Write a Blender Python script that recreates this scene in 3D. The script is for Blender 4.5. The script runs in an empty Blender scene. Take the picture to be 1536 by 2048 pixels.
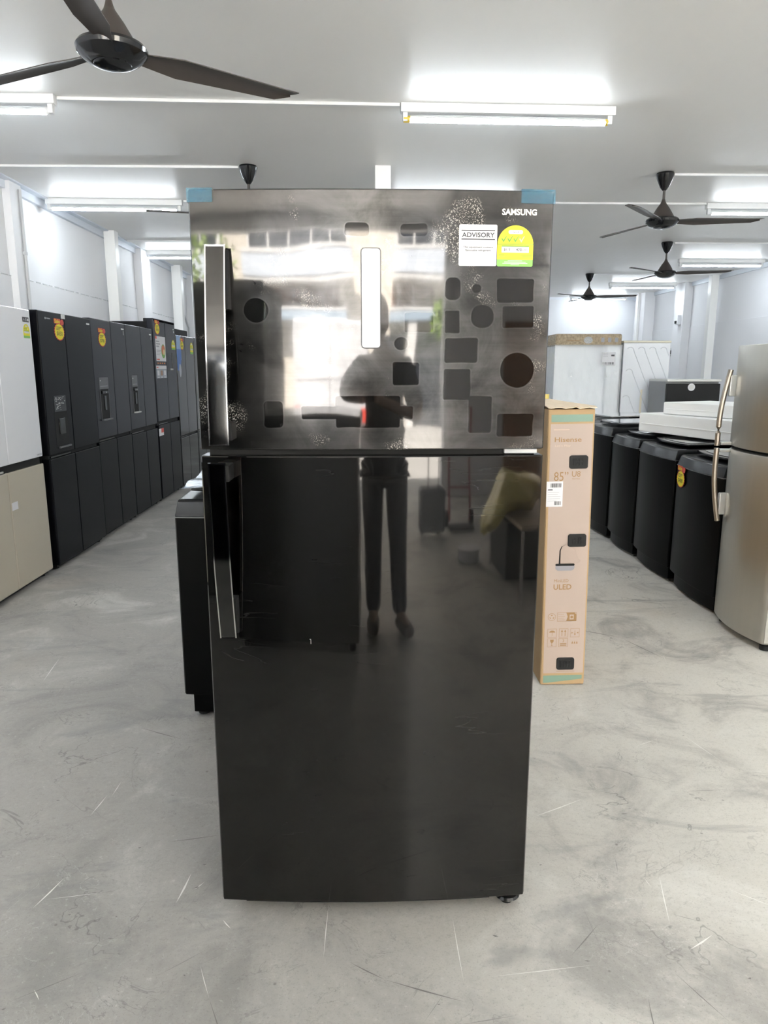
import bpy, bmesh, math, random
from mathutils import Matrix, Vector
random.seed(7)
S = bpy.context.scene
COL = S.collection
PI = math.pi
R = math.radians

# ---------------------------------------------------------------- camera, world, sun, exposure
cam = bpy.data.objects.new('camera', bpy.data.cameras.new('camera'))
COL.objects.link(cam)
cam.data.sensor_fit = 'VERTICAL'
cam.data.sensor_height = 36.0
cam.data.lens = 36.0 * 1430.0 / 2048.0
cam.data.clip_start = 0.05
cam.data.clip_end = 200
cam.location = (0, 0, 1.376)
cam.rotation_euler = (R(90 - 11.31), 0, R(-1.296))
S.camera = cam

S.view_settings.view_transform = 'Standard'
S.view_settings.look = 'None'
S.view_settings.gamma = 1.0
S.view_settings.use_curve_mapping = False
S.view_settings.exposure = 1.47

SKY_STRENGTH = 3.0
SUN_STRENGTH = 52.0
TUBE_STRENGTH = 29.0
wd = bpy.data.worlds.new('daylight')
S.world = wd
wd.use_nodes = True
bg = wd.node_tree.nodes['Background']
bg.inputs[0].default_value = (0.80, 0.90, 1.0, 1)
bg.inputs[1].default_value = SKY_STRENGTH

sun = bpy.data.objects.new('sun', bpy.data.lights.new('sun', 'SUN'))
COL.objects.link(sun)
sun.data.energy = SUN_STRENGTH
sun.data.angle = R(0.6)
sun.data.color = (1.0, 0.96, 0.90)
sun.rotation_euler = Vector((0.25, -0.62, -1.0)).to_track_quat('-Z', 'Y').to_euler()
sun.location = (0, 0, 12)

def portal(name, x0, x1, y, z0, z1):
    l = bpy.data.lights.new(name, 'AREA')
    l.shape = 'RECTANGLE'
    l.size = x1 - x0
    l.size_y = z1 - z0
    l.cycles.is_portal = True
    o = bpy.data.objects.new(name, l)
    o.location = ((x0 + x1) / 2, y, (z0 + z1) / 2)
    o.rotation_euler = Vector((0, 1, 0)).to_track_quat('-Z', 'Z').to_euler()
    COL.objects.link(o)
portal('shopfront_portal', -3.0, 1.15, -4.55, 0.02, 2.75)
portal('shopfront_portal', 3.1, 5.9, -4.55, 0.02, 2.75)

# ---------------------------------------------------------------- materials
MATS = {}
def mat(name, col=(.5, .5, .5), rough=.5, metal=0., spec=.5, coat=0., alpha=1., trans=0., var=0., vscale=8., bump=0., bscale=40., emit=None, estr=0., ior=1.5, stretch=(1, 1, 1)):
    if name in MATS:
        return MATS[name]
    m = bpy.data.materials.new(name)
    m.use_nodes = True
    nt = m.node_tree
    b = nt.nodes['Principled BSDF']
    b.inputs['Base Color'].default_value = (*col, 1)
    b.inputs['Roughness'].default_value = rough
    b.inputs['Metallic'].default_value = metal
    b.inputs['Specular IOR Level'].default_value = spec
    b.inputs['Coat Weight'].default_value = coat
    b.inputs['Coat Roughness'].default_value = .05
    b.inputs['Alpha'].default_value = alpha
    b.inputs['Transmission Weight'].default_value = trans
    b.inputs['IOR'].default_value = ior
    if emit:
        b.inputs['Emission Color'].default_value = (*emit, 1)
        b.inputs['Emission Strength'].default_value = estr
    if var or bump:
        tc = nt.nodes.new('ShaderNodeTexCoord')
        mp = nt.nodes.new('ShaderNodeMapping')
        mp.inputs['Scale'].default_value = stretch
        nt.links.new(tc.outputs['Object'], mp.inputs[0])
    if var:
        n = nt.nodes.new('ShaderNodeTexNoise')
        n.inputs['Scale'].default_value = vscale
        n.inputs['Detail'].default_value = 5
        nt.links.new(mp.outputs[0], n.inputs['Vector'])
        mx = nt.nodes.new('ShaderNodeMix')
        mx.data_type = 'RGBA'
        mx.inputs['A'].default_value = (*[max(0, c * (1 - var)) for c in col], 1)
        mx.inputs['B'].default_value = (*[min(1, c * (1 + var)) for c in col], 1)
        nt.links.new(n.outputs['Fac'], mx.inputs['Factor'])
        nt.links.new(mx.outputs['Result'], b.inputs['Base Color'])
    if bump:
        n2 = nt.nodes.new('ShaderNodeTexNoise')
        n2.inputs['Scale'].default_value = bscale
        n2.inputs['Detail'].default_value = 3
        nt.links.new(mp.outputs[0], n2.inputs['Vector'])
        bp = nt.nodes.new('ShaderNodeBump')
        bp.inputs['Strength'].default_value = bump
        bp.inputs['Distance'].default_value = .01
        nt.links.new(n2.outputs['Fac'], bp.inputs['Height'])
        nt.links.new(bp.outputs[0], b.inputs['Normal'])
    MATS[name] = m
    return m

class NT:
    """small helper for building node trees"""
    def __init__(s, m):
        s.t = m.node_tree
        s.b = s.t.nodes['Principled BSDF']
    def n(s, typ, **kw):
        o = s.t.nodes.new(typ)
        for k, v in kw.items():
            setattr(o, k, v)
        return o
    def l(s, a, b):
        s.t.links.new(a, b)
    def put(s, sock, v):
        if hasattr(v, 'is_output'):
            s.l(v, sock)
        else:
            sock.default_value = v
    def math(s, op, a, b=None, c=None, clamp=False):
        o = s.n('ShaderNodeMath', operation=op, use_clamp=clamp)
        s.put(o.inputs[0], a)
        if b is not None: s.put(o.inputs[1], b)
        if c is not None: s.put(o.inputs[2], c)
        return o.outputs[0]
    def vec(s, op, a, b=None):
        o = s.n('ShaderNodeVectorMath', operation=op)
        s.put(o.inputs[0], a)
        if b is not None: s.put(o.inputs[1], b)
        return o.outputs['Value'] if op in ('LENGTH', 'DOT_PRODUCT') else o.outputs[0]
    def noise(s, vec, scale, detail=4, rough=.55, dist=0.):
        o = s.n('ShaderNodeTexNoise')
        o.inputs['Scale'].default_value = scale
        o.inputs['Detail'].default_value = detail
        o.inputs['Roughness'].default_value = rough
        o.inputs['Distortion'].default_value = dist
        s.l(vec, o.inputs['Vector'])
        return o.outputs['Fac']
    def mapping(s, vec, scale):
        o = s.n('ShaderNodeMapping')
        o.inputs['Scale'].default_value = scale
        s.l(vec, o.inputs[0])
        return o.outputs[0]
    def ramp(s, fac, a, b):
        o = s.n('ShaderNodeMapRange')
        o.interpolation_type = 'SMOOTHSTEP'
        s.put(o.inputs[0], fac)
        o.inputs[1].default_value = a
        o.inputs[2].default_value = b
        return o.outputs[0]
    def mix(s, f, a, b):
        o = s.n('ShaderNodeMix', data_type='RGBA')
        s.put(o.inputs['Factor'], f)
        s.put(o.inputs['A'], a if hasattr(a, 'is_output') else (*a, 1))
        s.put(o.inputs['B'], b if hasattr(b, 'is_output') else (*b, 1))
        return o.outputs['Result']
    def obj(s):
        return s.n('ShaderNodeTexCoord').outputs['Object']

def concrete():
    m = mat('polished_concrete', rough=.5)
    k = NT(m); v = k.obj()
    big = k.noise(v, .45, 5, .6, .6)
    mid = k.noise(v, 2.2, 7, .65, .8)
    fine = k.noise(v, 62, 6, .75)
    grain = k.noise(v, 210, 2, .6)
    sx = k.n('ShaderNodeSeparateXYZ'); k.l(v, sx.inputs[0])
    right_light = k.ramp(k.math('ADD', sx.outputs[0], k.math('MULTIPLY', big, 2.6)), .4, 3.0)      # paler towards the right aisle: stronger light there put into the colour
    base = k.mix(right_light, (.375, .362, .338), (.60, .58, .535))
    c = k.mix(k.math('MULTIPLY', k.ramp(mid, .47, .68), .75), base, (.27, .262, .25))
    c = k.mix(k.math('MULTIPLY', k.ramp(mid, .47, .27), .55), c, (.68, .665, .63))
    c = k.mix(k.math('MULTIPLY', k.ramp(fine, .50, .74), .36), c, (.20, .19, .175))
    c = k.mix(k.math('MULTIPLY', k.ramp(fine, .44, .28), .30), c, (.74, .73, .70))
    c = k.mix(k.math('MULTIPLY', k.ramp(grain, .56, .74), .34), c, (.15, .145, .135))
    # smeary sweep marks
    sm = k.noise(k.mapping(v, (1.2, 3.2, 1)), 1.1, 5, .6, 1.8)
    c = k.mix(k.math('MULTIPLY', k.ramp(sm, .55, .70), .50), c, (.25, .25, .245))
    # thin wandering hairline cracks and scuffs
    for sc, di, w, amt, col in ((1.3, 1.2, .006, .6, (.13, .125, .12)), (2.6, 1.8, .006, .5, (.16, .155, .15)), (4.3, 1.4, .010, .45, (.17, .165, .16)), (1.9, 2.6, .005, .22, (.85, .84, .82)), (3.7, 2.2, .005, .15, (.8, .79, .77))):
        nn = k.noise(v, sc, 5, .6, di)
        gate = k.ramp(k.noise(v, sc * .9 + .37, 2), .50, .66)
        d = k.math('ABSOLUTE', k.math('SUBTRACT', nn, .5))
        line = k.math('MULTIPLY', k.ramp(d, w, 0.), gate)
        c = k.mix(k.math('MULTIPLY', line, amt), c, col)
    # specks of dirt
    vo = k.n('ShaderNodeTexVoronoi'); vo.inputs['Scale'].default_value = 9
    k.l(v, vo.inputs['Vector'])
    c = k.mix(k.math('MULTIPLY', k.ramp(vo.outputs['Distance'], .05, .025), .5), c, (.12, .11, .1))
    warm = k.ramp(k.noise(v, .8, 3), .60, .75)
    c = k.mix(k.math('MULTIPLY', warm, .35), c, (.50, .43, .36))
    k.l(c, k.b.inputs['Base Color'])
    k.put(k.b.inputs['Roughness'], k.math('ADD', k.math('MULTIPLY', mid, .3), .38))
    k.b.inputs['Specular IOR Level'].default_value = .35
    bp = k.n('ShaderNodeBump'); bp.inputs['Strength'].default_value = .12; bp.inputs['Distance'].default_value = .004
    k.l(fine, bp.inputs['Height']); k.l(bp.outputs[0], k.b.inputs['Normal'])
    return m

def ribbed(name, col, rough, axis, freq, strength):
    """sheet panels with faint parallel ribs"""
    m = mat(name, col, rough)
    k = NT(m); v = k.obj()
    sx = k.n('ShaderNodeSeparateXYZ'); k.l(v, sx.inputs[0])
    s = k.math('SINE', k.math('MULTIPLY', sx.outputs[axis], freq))
    bp = k.n('ShaderNodeBump'); bp.inputs['Strength'].default_value = strength; bp.inputs['Distance'].default_value = .004
    k.l(s, bp.inputs['Height']); k.l(bp.outputs[0], k.b.inputs['Normal'])
    nn = k.noise(v, .7, 4)
    k.l(k.mix(nn, tuple(c * .93 for c in col), tuple(min(1, c * 1.05) for c in col)), k.b.inputs['Base Color'])
    return m

# worn film-residue patches on the big freezer door: centre x, centre z, half width, half height, corner radius
PATCHES = [(.309, 1.542, .040, .025, .006), (.317, 1.487, .034, .022, .004), (.238, 1.487, .024, .024, .022), (.319, 1.373, .038, .038, .038),
           (.239, 1.277, .026, .041, .006), (.319, 1.253, .041, .025, .006), (.194, 1.416, .036, .026, .005), (.186, 1.343, .029, .033, .004),
           (.174, 1.545, .016, .023, .012), (.173, 1.476, .016, .023, .003), (.073, 1.366, .029, .024, .005), (-.010, 1.283, .071, .035, .005),
           (-.034, 1.281, .123, .014, .004), (-.250, 1.500, .026, .026, .026), (-.219, 1.277, .021, .029, .009), (.062, 1.430, .014, .014, .014),
           (-.032, 1.664, .025, .013, .008), (.224, 1.545, .010, .009, .009), (.088, 1.664, .028, .012, .008), (.10, 1.475, .03, .02, .004)]

def black_steel(name, residue):
    m = bpy.data.materials.new(name); m.use_nodes = True
    k = NT(m); v = k.obj()
    t = m.node_tree
    out = [n for n in t.nodes if n.type == 'OUTPUT_MATERIAL'][0]
    b = k.b
    b.inputs['Metallic'].default_value = 1.0
    b.inputs['Base Color'].default_value = (.062, .059, .057, 1)
    b.inputs['Roughness'].default_value = .035
    # sheet metal is never quite flat: slow waves in the skin
    bp = k.n('ShaderNodeBump')
    bp.inputs['Strength'].default_value = 1.0
    bp.inputs['Distance'].default_value = .0012 if residue else .0004
    k.l(k.noise(k.mapping(v, (5.0, 1, 3.4)), 1.0, 1, .4), bp.inputs['Height'])
    k.l(bp.outputs[0], b.inputs['Normal'])
    # brushed grain, running sideways, smears highlights up and down
    gl = k.n('ShaderNodeBsdfAnisotropic')
    gl.inputs['Color'].default_value = (.045, .044, .043, 1)
    gl.inputs['Roughness'].default_value = .34
    gl.inputs['Anisotropy'].default_value = .85
    tg = k.n('ShaderNodeTangent', direction_type='RADIAL', axis='Z')
    k.l(tg.outputs[0], gl.inputs['Tangent'])
    mx = k.n('ShaderNodeMixShader'); mx.inputs[0].default_value = .30
    k.l(b.outputs[0], mx.inputs[1]); k.l(gl.outputs[0], mx.inputs[2])
    last = mx.outputs[0]
    if residue:
        sep = k.n('ShaderNodeSeparateXYZ'); k.l(v, sep.inputs[0])
        cmb = k.n('ShaderNodeCombineXYZ')
        k.l(sep.outputs[0], cmb.inputs[0]); k.l(sep.outputs[2], cmb.inputs[1])
        wob = k.n('ShaderNodeTexNoise'); wob.inputs['Scale'].default_value = 14
        k.l(v, wob.inputs['Vector'])
        off = k.vec('MULTIPLY', k.vec('SUBTRACT', wob.outputs['Color'], (.5, .5, .5)), (.008, .006, 0))
        p = k.vec('ADD', cmb.outputs[0], off)
        dist = None
        for cx, cz, hw, hh, rr in PATCHES:
            q = k.vec('SUBTRACT', k.vec('ABSOLUTE', k.vec('SUBTRACT', p, (cx, cz, 0))), (hw - rr, hh - rr, 0))
            d = k.math('SUBTRACT', k.vec('LENGTH', k.vec('MAXIMUM', q, (0, 0, 0))), rr)
            dist = d if dist is None else k.math('MINIMUM', dist, d)
        outside = k.ramp(dist, -.0008, .0012)
        streak = k.noise(k.mapping(v, (3.0, 1, 60)), 1.0, 4, .65)
        blot = k.noise(v, 9, 5, .65, .8)
        sidex = k.ramp(sep.outputs[0], -.30, -.12)           # the left strip by the handle was wiped clean
        body = k.math('ADD', k.math('MULTIPLY', blot, .9), k.math('MULTIPLY', streak, .35))
        amt = k.math('MULTIPLY', k.math('MULTIPLY', k.ramp(body, .30, .95), outside), k.math('ADD', k.math('MULTIPLY', sidex, .8), .2))
        rim = k.math('MULTIPLY', k.ramp(k.math('ABSOLUTE', k.math('SUBTRACT', dist, .002)), .0016, 0.), .5)
        df = k.n('ShaderNodeBsdfDiffuse'); df.inputs[0].default_value = (.62, .60, .60, 1)
        gh = k.n('ShaderNodeBsdfAnisotropic'); gh.inputs['Color'].default_value = (.30, .292, .285, 1); gh.inputs['Roughness'].default_value = .17
        hz = k.n('ShaderNodeMixShader'); hz.inputs[0].default_value = .74
        k.l(df.outputs[0], hz.inputs[1]); k.l(gh.outputs[0], hz.inputs[2])
        fm = k.n('ShaderNodeMixShader')
        k.l(k.math('MULTIPLY', k.math('ADD', amt, k.math('MULTIPLY', rim, blot), clamp=True), .23), fm.inputs[0])
        k.l(last, fm.inputs[1]); k.l(hz.outputs[0], fm.inputs[2])
        last = fm.outputs[0]
        # speckled remnants of glue
        sp = k.noise(v, 420, 2, .5)
        spg = k.math('MULTIPLY', k.math('MULTIPLY', k.ramp(sp, .56, .62), k.ramp(k.noise(v, 7.5, 3, .5), .58, .68)), outside)
        d2 = k.n('ShaderNodeBsdfDiffuse'); d2.inputs[0].default_value = (.80, .76, .68, 1)
        f2 = k.n('ShaderNodeMixShader')
        k.l(k.math('MULTIPLY', spg, .45), f2.inputs[0]); k.l(last, f2.inputs[1]); k.l(d2.outputs[0], f2.inputs[2])
        last = f2.outputs[0]
    else:
        # a few hair scratches and a thin dusty film
        sc = k.math('ABSOLUTE', k.math('SUBTRACT', k.noise(k.mapping(v, (1, 1, 9)), 2.0, 4, .5, .6), .5))
        amt = k.math('MULTIPLY', k.ramp(sc, .003, 0.), k.math('MULTIPLY', k.ramp(k.noise(v, 5, 2), .56, .7), .04))
        df = k.n('ShaderNodeBsdfDiffuse'); df.inputs[0].default_value = (.6, .6, .6, 1)
        fm = k.n('ShaderNodeMixShader')
        k.l(amt, fm.inputs[0]); k.l(last, fm.inputs[1]); k.l(df.outputs[0], fm.inputs[2])
        last = fm.outputs[0]
    t.links.new(last, out.inputs[0])
    return m

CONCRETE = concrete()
CEIL = ribbed('white_ceiling_panel', (.86, .855, .84), .42, 0, 62.0, .05)
WALL = mat('white_wall_paint', (.83, .835, .86), .62, var=.05, vscale=1.3, bump=.05, bscale=25)
BACKW = ribbed('white_sandwich_panel', (.76, .77, .80), .5, 0, 42.0, .12)
POST = mat('white_painted_post', (.86, .865, .86), .38)
TRIMM = mat('galvanised_trim', (.70, .74, .80), .4, metal=.25)
PIPE = mat('grey_conduit', (.55, .56, .58), .45)
BLK = mat('satin_black_steel', (.005, .0053, .007), .27, spec=.10, var=.12, vscale=3)
BLKG = mat('gloss_black_plastic', (.010, .010, .011), .10, spec=.55)
BLKM = mat('matt_black_plastic', (.008, .008, .0085), .55, spec=.3)
BLKDARK = mat('black_cabinet_side', (.006, .006, .0065), .5, spec=.2)
CHAR = mat('charcoal_steel_door', (.022, .023, .030), .27, metal=.25, spec=.2, var=.08, vscale=2)
SEAM = mat('dark_gap', (.006, .006, .006), .8)
CHROME = mat('chrome', (.75, .74, .72), .08, metal=1)
SILV = mat('silver_steel', (.46, .445, .40), .34, metal=.85, var=.06, vscale=3, stretch=(8, 8, .6))
SILVL = mat('pale_silver_plastic', (.62, .62, .60), .3, metal=.4)
BRONZE = mat('champagne_handle', (.33, .285, .235), .38, metal=.8)
WHITEG = mat('white_glass_door', (.86, .87, .91), .12, coat=.6)
BEIGEG = mat('beige_glass_door', (.54, .49, .39), .12, coat=.6)
WHITEP = mat('white_enamel', (.82, .84, .88), .35)
FOAM = mat('white_foam', (.93, .925, .91), .8, bump=.05, bscale=120)
PAPER = mat('white_paper', (.66, .66, .68), .6)
INK = mat('black_ink', (.03, .03, .035), .6)
INKG = mat('grey_ink', (.30, .30, .32), .6)
YEL = mat('yellow_paper', (.80, .70, .02), .55)
RED = mat('red_paper', (.62, .06, .04), .5)
GRN = mat('green_paper', (.22, .52, .10), .55)
DGRN = mat('dark_green_ink', (.13, .34, .05), .55)
ORNG = mat('orange_edge', (.75, .22, .03), .55)
BLUE = mat('blue_sticker', (.05, .14, .42), .4)
KRAFT = mat('kraft_cardboard', (.40, .27, .14), .75, var=.12, vscale=6, bump=.05, bscale=60)
KRAFTL = mat('pale_cardboard_top', (.66, .53, .38), .75, var=.08, vscale=5)
PINK = mat('printed_pinkish_card', (.41, .325, .28), .6, var=.05, vscale=4)
BROWNINK = mat('brown_ink', (.29, .17, .07), .65)
CARDGRN = mat('green_tape_print', (.17, .27, .21), .5)
FANB = mat('fan_brown', (.060, .050, .044), .38)
FANK = mat('fan_gloss_black', (.008, .008, .009), .12)
BLUEFILM = mat('blue_protective_film', (.04, .16, .25), .18, alpha=.55, bump=.3, bscale=60)
STEELTOP = black_steel('black_stainless_residue', True)
STEELLOW = black_steel('black_stainless_clean', False)
TUBE = mat('lit_tube', (1, 1, 1), .4, emit=(.86, .94, 1.0), estr=TUBE_STRENGTH)
LAMPH = mat('lamp_housing_white', (.82, .83, .84), .4)
GOLD = mat('yellow_lamp_cap', (.75, .55, .08), .4)
CLEARF = mat('clear_plastic_film', (.88, .91, .93), .08, alpha=.30, bump=1.0, bscale=20, stretch=(1, 1, .5))
GREYFILM = mat('grey_bubble_film', (.42, .48, .50), .22, alpha=.9, var=.35, vscale=14, bump=.8, bscale=22)
BROWNFILM = mat('wrapped_cardboard', (.36, .28, .18), .25, var=.7, vscale=45, bump=1.0, bscale=60)
LOUV = ribbed('ribbed_white_foam', (.86, .875, .90), .5, 2, 150.0, .5)

# ---------------------------------------------------------------- mesh builder
def T(x, y, z): return Matrix.Translation((x, y, z))
def RZ(a): return Matrix.Rotation(a, 4, 'Z')
def RX(a): return Matrix.Rotation(a, 4, 'X')
def RY(a): return Matrix.Rotation(a, 4, 'Y')
ID = Matrix.Identity(4)

class MB:
    def __init__(s):
        s.bm = bmesh.new(); s.mats = []
    def slot(s, m):
        if m not in s.mats: s.mats.append(m)
        return s.mats.index(m)
    def merge(s, tb, m, mtx=ID):
        i = s.slot(m)
        for f in tb.faces: f.material_index = i
        tb.transform(mtx)
        if mtx.determinant() < 0:
            bmesh.ops.reverse_faces(tb, faces=tb.faces)
        me = bpy.data.meshes.new('tmp'); tb.to_mesh(me); tb.free()
        s.bm.from_mesh(me); bpy.data.meshes.remove(me)
        return s
    def box(s, x0, x1, y0, y1, z0, z1, m, bev=0., seg=2, mtx=ID):
        tb = bmesh.new(); bmesh.ops.create_cube(tb, size=1)
        for v in tb.verts:
            v.co = Vector(((x0 + x1) / 2 + v.co.x * (x1 - x0), (y0 + y1) / 2 + v.co.y * (y1 - y0), (z0 + z1) / 2 + v.co.z * (z1 - z0)))
        if bev:
            bmesh.ops.bevel(tb, geom=tb.edges[:], offset=bev, segments=seg, affect='EDGES', profile=.5)
        return s.merge(tb, m, mtx)
    def prism(s, pts, d0, d1, m, plane='xy', bev=0., mtx=ID, caps_only=True):
        """polygon pts extruded along the third axis from d0 to d1"""
        tb = bmesh.new()
        def P(a, b, d):
            return (a, b, d) if plane == 'xy' else ((a, d, b) if plane == 'xz' else (d, a, b))
        lo = [tb.verts.new(P(a, b, d0)) for a, b in pts]
        hi = [tb.verts.new(P(a, b, d1)) for a, b in pts]
        n = len(pts)
        c0 = tb.faces.new(lo); c1 = tb.faces.new(hi)
        for i in range(n):
            tb.faces.new((lo[i], lo[(i + 1) % n], hi[(i + 1) % n], hi[i]))
        bmesh.ops.recalc_face_normals(tb, faces=tb.faces)
        if bev:
            es = list(set(c0.edges[:] + c1.edges[:]))
            bmesh.ops.bevel(tb, geom=es, offset=bev, segments=2, affect='EDGES', profile=.5)
        return s.merge(tb, m, mtx)
    def lathe(s, prof, m, seg=32, mtx=ID):
        tb = bmesh.new(); rings = []
        for r, z in prof:
            if r < 1e-6: rings.append([tb.verts.new((0, 0, z))])
            else: rings.append([tb.verts.new((r * math.cos(2 * PI * i / seg), r * math.sin(2 * PI * i / seg), z)) for i in range(seg)])
        for a, b in zip(rings, rings[1:]):
            for i in range(seg):
                j = (i + 1) % seg
                if len(a) == 1 and len(b) == 1: continue
                if len(a) == 1: tb.faces.new((a[0], b[i], b[j]))
                elif len(b) == 1: tb.faces.new((a[i], a[j], b[0]))
                else: tb.faces.new((a[i], a[j], b[j], b[i]))
        for e in (rings[0], rings[-1]):
            if len(e) > 1: tb.faces.new(e)
        bmesh.ops.recalc_face_normals(tb, faces=tb.faces)
        return s.merge(tb, m, mtx)
    def cyl(s, p0, p1, r, m, seg=16, r1=None, mtx=ID):
        p0, p1 = Vector(p0), Vector(p1); d = p1 - p0
        q = d.to_track_quat('Z', 'Y').to_matrix().to_4x4()
        return s.lathe([(r, 0), (r if r1 is None else r1, d.length)], m, seg, mtx @ Matrix.Translation(p0) @ q)
    def tube(s, path, r, m, seg=10, mtx=ID, closed=False):
        tb = bmesh.new(); path = [Vector(p) for p in path]; rings = []; n = len(path)
        up = Vector((0, 0, 1))
        for i, p in enumerate(path):
            a = path[i - 1] if (i or closed) else p
            b = path[(i + 1) % n] if (i < n - 1 or closed) else p
            t = (b - a).normalized()
            u = t.cross(up)
            if u.length < 1e-3: u = t.cross(Vector((0, 1, 0)))
            u.normalize(); w = u.cross(t)
            rr = r[i] if isinstance(r, (list, tuple)) else r
            rings.append([tb.verts.new(p + rr * (math.cos(2 * PI * k / seg) * u + math.sin(2 * PI * k / seg) * w)) for k in range(seg)])
        prs = list(zip(rings, rings[1:])) + ([(rings[-1], rings[0])] if closed else [])
        for a, b in prs:
            for k in range(seg):
                j = (k + 1) % seg
                tb.faces.new((a[k], a[j], b[j], b[k]))
        if not closed:
            tb.faces.new(rings[0]); tb.faces.new(rings[-1])
        bmesh.ops.recalc_face_normals(tb, faces=tb.faces)
        return s.merge(tb, m, mtx)
    def quad(s, pts, m, mtx=ID):
        tb = bmesh.new(); tb.faces.new([tb.verts.new(p) for p in pts])
        return s.merge(tb, m, mtx)
    def text(s, body, m, cx, cz, w=None, h=None, y=0., mtx=ID, bold=0., align=0):
        """flat lettering in the xz plane facing -y, scaled to width w and/or height h"""
        cu = bpy.data.curves.new('lettering', 'FONT'); cu.body = body; cu.resolution_u = 3; cu.offset = bold
        cu.align_x = 'CENTER'
        ob = bpy.data.objects.new('lettering', cu)
        me = bpy.data.meshes.new_from_object(ob)
        tb = bmesh.new(); tb.from_mesh(me)
        bpy.data.objects.remove(ob); bpy.data.curves.remove(cu); bpy.data.meshes.remove(me)
        if not tb.verts: tb.free(); return s
        xs = [v.co.x for v in tb.verts]; ys = [v.co.y for v in tb.verts]
        W = max(xs) - min(xs); H = max(ys) - min(ys)
        sx = w / W if w else h / H
        sy = h / H if h else sx
        mx_, my_ = (max(xs) + min(xs)) / 2, (max(ys) + min(ys)) / 2
        if align < 0: mx_ = min(xs)
        for v in tb.verts:
            v.co = Vector(((v.co.x - mx_) * sx + cx, y, (v.co.y - my_) * sy + cz))
        for f in tb.faces:
            f.normal_update()
            if f.normal.y > 0: f.normal_flip()
        return s.merge(tb, m, mtx)
    def plate(s, pts, y, m, mtx=ID, t=.0006):
        """thin sheet with outline pts (x, z), front face at y"""
        return s.prism(pts, y, y + t, m, 'xz', mtx=mtx)
    def rect(s, x0, x1, z0, z1, y, m, mtx=ID, t=.0006):
        return s.plate([(x0, z0), (x1, z0), (x1, z1), (x0, z1)], y, m, mtx, t)
    def build(s, name, parent=None, loc=None, rot=None, angle=32):
        me = bpy.data.meshes.new(name)
        s.bm.to_mesh(me); s.bm.free()
        for m in s.mats: me.materials.append(m)
        me.shade_smooth()
        me.set_sharp_from_angle(angle=R(angle))
        o = bpy.data.objects.new(name, me); COL.objects.link(o)
        if angle == 32:
            wn = o.modifiers.new('weighted_normal', 'WEIGHTED_NORMAL'); wn.keep_sharp = True
        if parent: o.parent = parent
        if loc: o.location = loc
        if rot: o.rotation_euler = rot
        return o

def rrect(x0, x1, z0, z1, r, n=5):
    pts = []
    for cx, cz, a0 in ((x1 - r, z0 + r, -90), (x1 - r, z1 - r, 0), (x0 + r, z1 - r, 90), (x0 + r, z0 + r, 180)):
        for i in range(n + 1):
            a = R(a0 + 90 * i / n); pts.append((cx + r * math.cos(a), cz + r * math.sin(a)))
    return pts
def disc(cx, cz, rx, rz, n=28): return [(cx + rx * math.cos(2 * PI * i / n), cz + rz * math.sin(2 * PI * i / n)) for i in range(n)]
def burst(cx, cz, r, k=.08, n=22):
    return [(cx + r * (1 + (k if i % 2 else -k)) * math.cos(PI * i / n), cz + r * (1 + (k if i % 2 else -k)) * math.sin(PI * i / n)) for i in range(2 * n)]

def tag(o, label=None, cat=None, group=None, kind=None):
    if label: o['label'] = label
    if cat: o['category'] = cat
    if group: o['group'] = group
    if kind: o['kind'] = kind
    return o
def thing(name, label, cat, loc=(0, 0, 0), rz=0., group=None):
    o = bpy.data.objects.new(name, None); o.empty_display_size = .1
    COL.objects.link(o); o.location = loc; o.rotation_euler = (0, 0, rz)
    return tag(o, label, cat, group)
def struct(mb, name, label=None):
    return tag(mb.build(name), label, None, None, 'structure')
def copy_tree(o, parent=None):
    c = o.copy(); COL.objects.link(c)
    if parent: c.parent = parent
    for ch in list(o.children): copy_tree(ch, c)
    return c

# ================================================================= THE SETTING
XL, XR, YF, YB, ZC = -3.05, 5.95, -4.6, 16.35, 2.93
f = MB()
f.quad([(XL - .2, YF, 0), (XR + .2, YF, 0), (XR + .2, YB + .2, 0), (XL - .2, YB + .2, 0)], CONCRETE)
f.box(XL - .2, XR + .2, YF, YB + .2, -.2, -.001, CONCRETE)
SCR = mat('floor_scratch_white', (.78, .77, .74), .7)
SCD = mat('floor_scuff_dark', (.20, .19, .18), .7)
SCD2 = mat('floor_scuff_grey', (.27, .262, .25), .7)
def scratch(p, q, w, m):
    p, q = Vector((*p, 0)), Vector((*q, 0)); n = (q - p).cross(Vector((0, 0, 1))).normalized() * w / 2
    u = Vector((0, 0, .0007)); mid = (p + q) / 2 + n * 1.2
    f.quad([p + u, mid - n * 1.6 + u, q + u, mid + u], m)
for p, q, w in (((-.877, 1.64), (-.841, 1.756), .006), ((-.861, 1.672), (-.71, 1.696), .002), ((-.509, 1.651), (-.496, 1.765), .007), ((-.108, 1.637), (-.111, 1.463), .003),
                ((.211, 1.586), (.214, 1.388), .003), ((.51, 1.995), (.701, 2.092), .005), ((.27, 1.401), (.529, 1.43), .002), ((-.375, 1.591), (-.348, 1.56), .004),
                ((.772, 1.469), (.849, 1.514), .006), ((-.877, 2.034), (-.862, 2.147), .004), ((-.40, 1.45), (-.36, 1.36), .002), ((.802, 1.729), (.757, 1.548), .004), ((1.2, 2.5), (1.26, 2.3), .003), ((-1.5, 3.3), (-1.46, 3.02), .004)):
    scratch(p, q, w, SCR)
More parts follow.
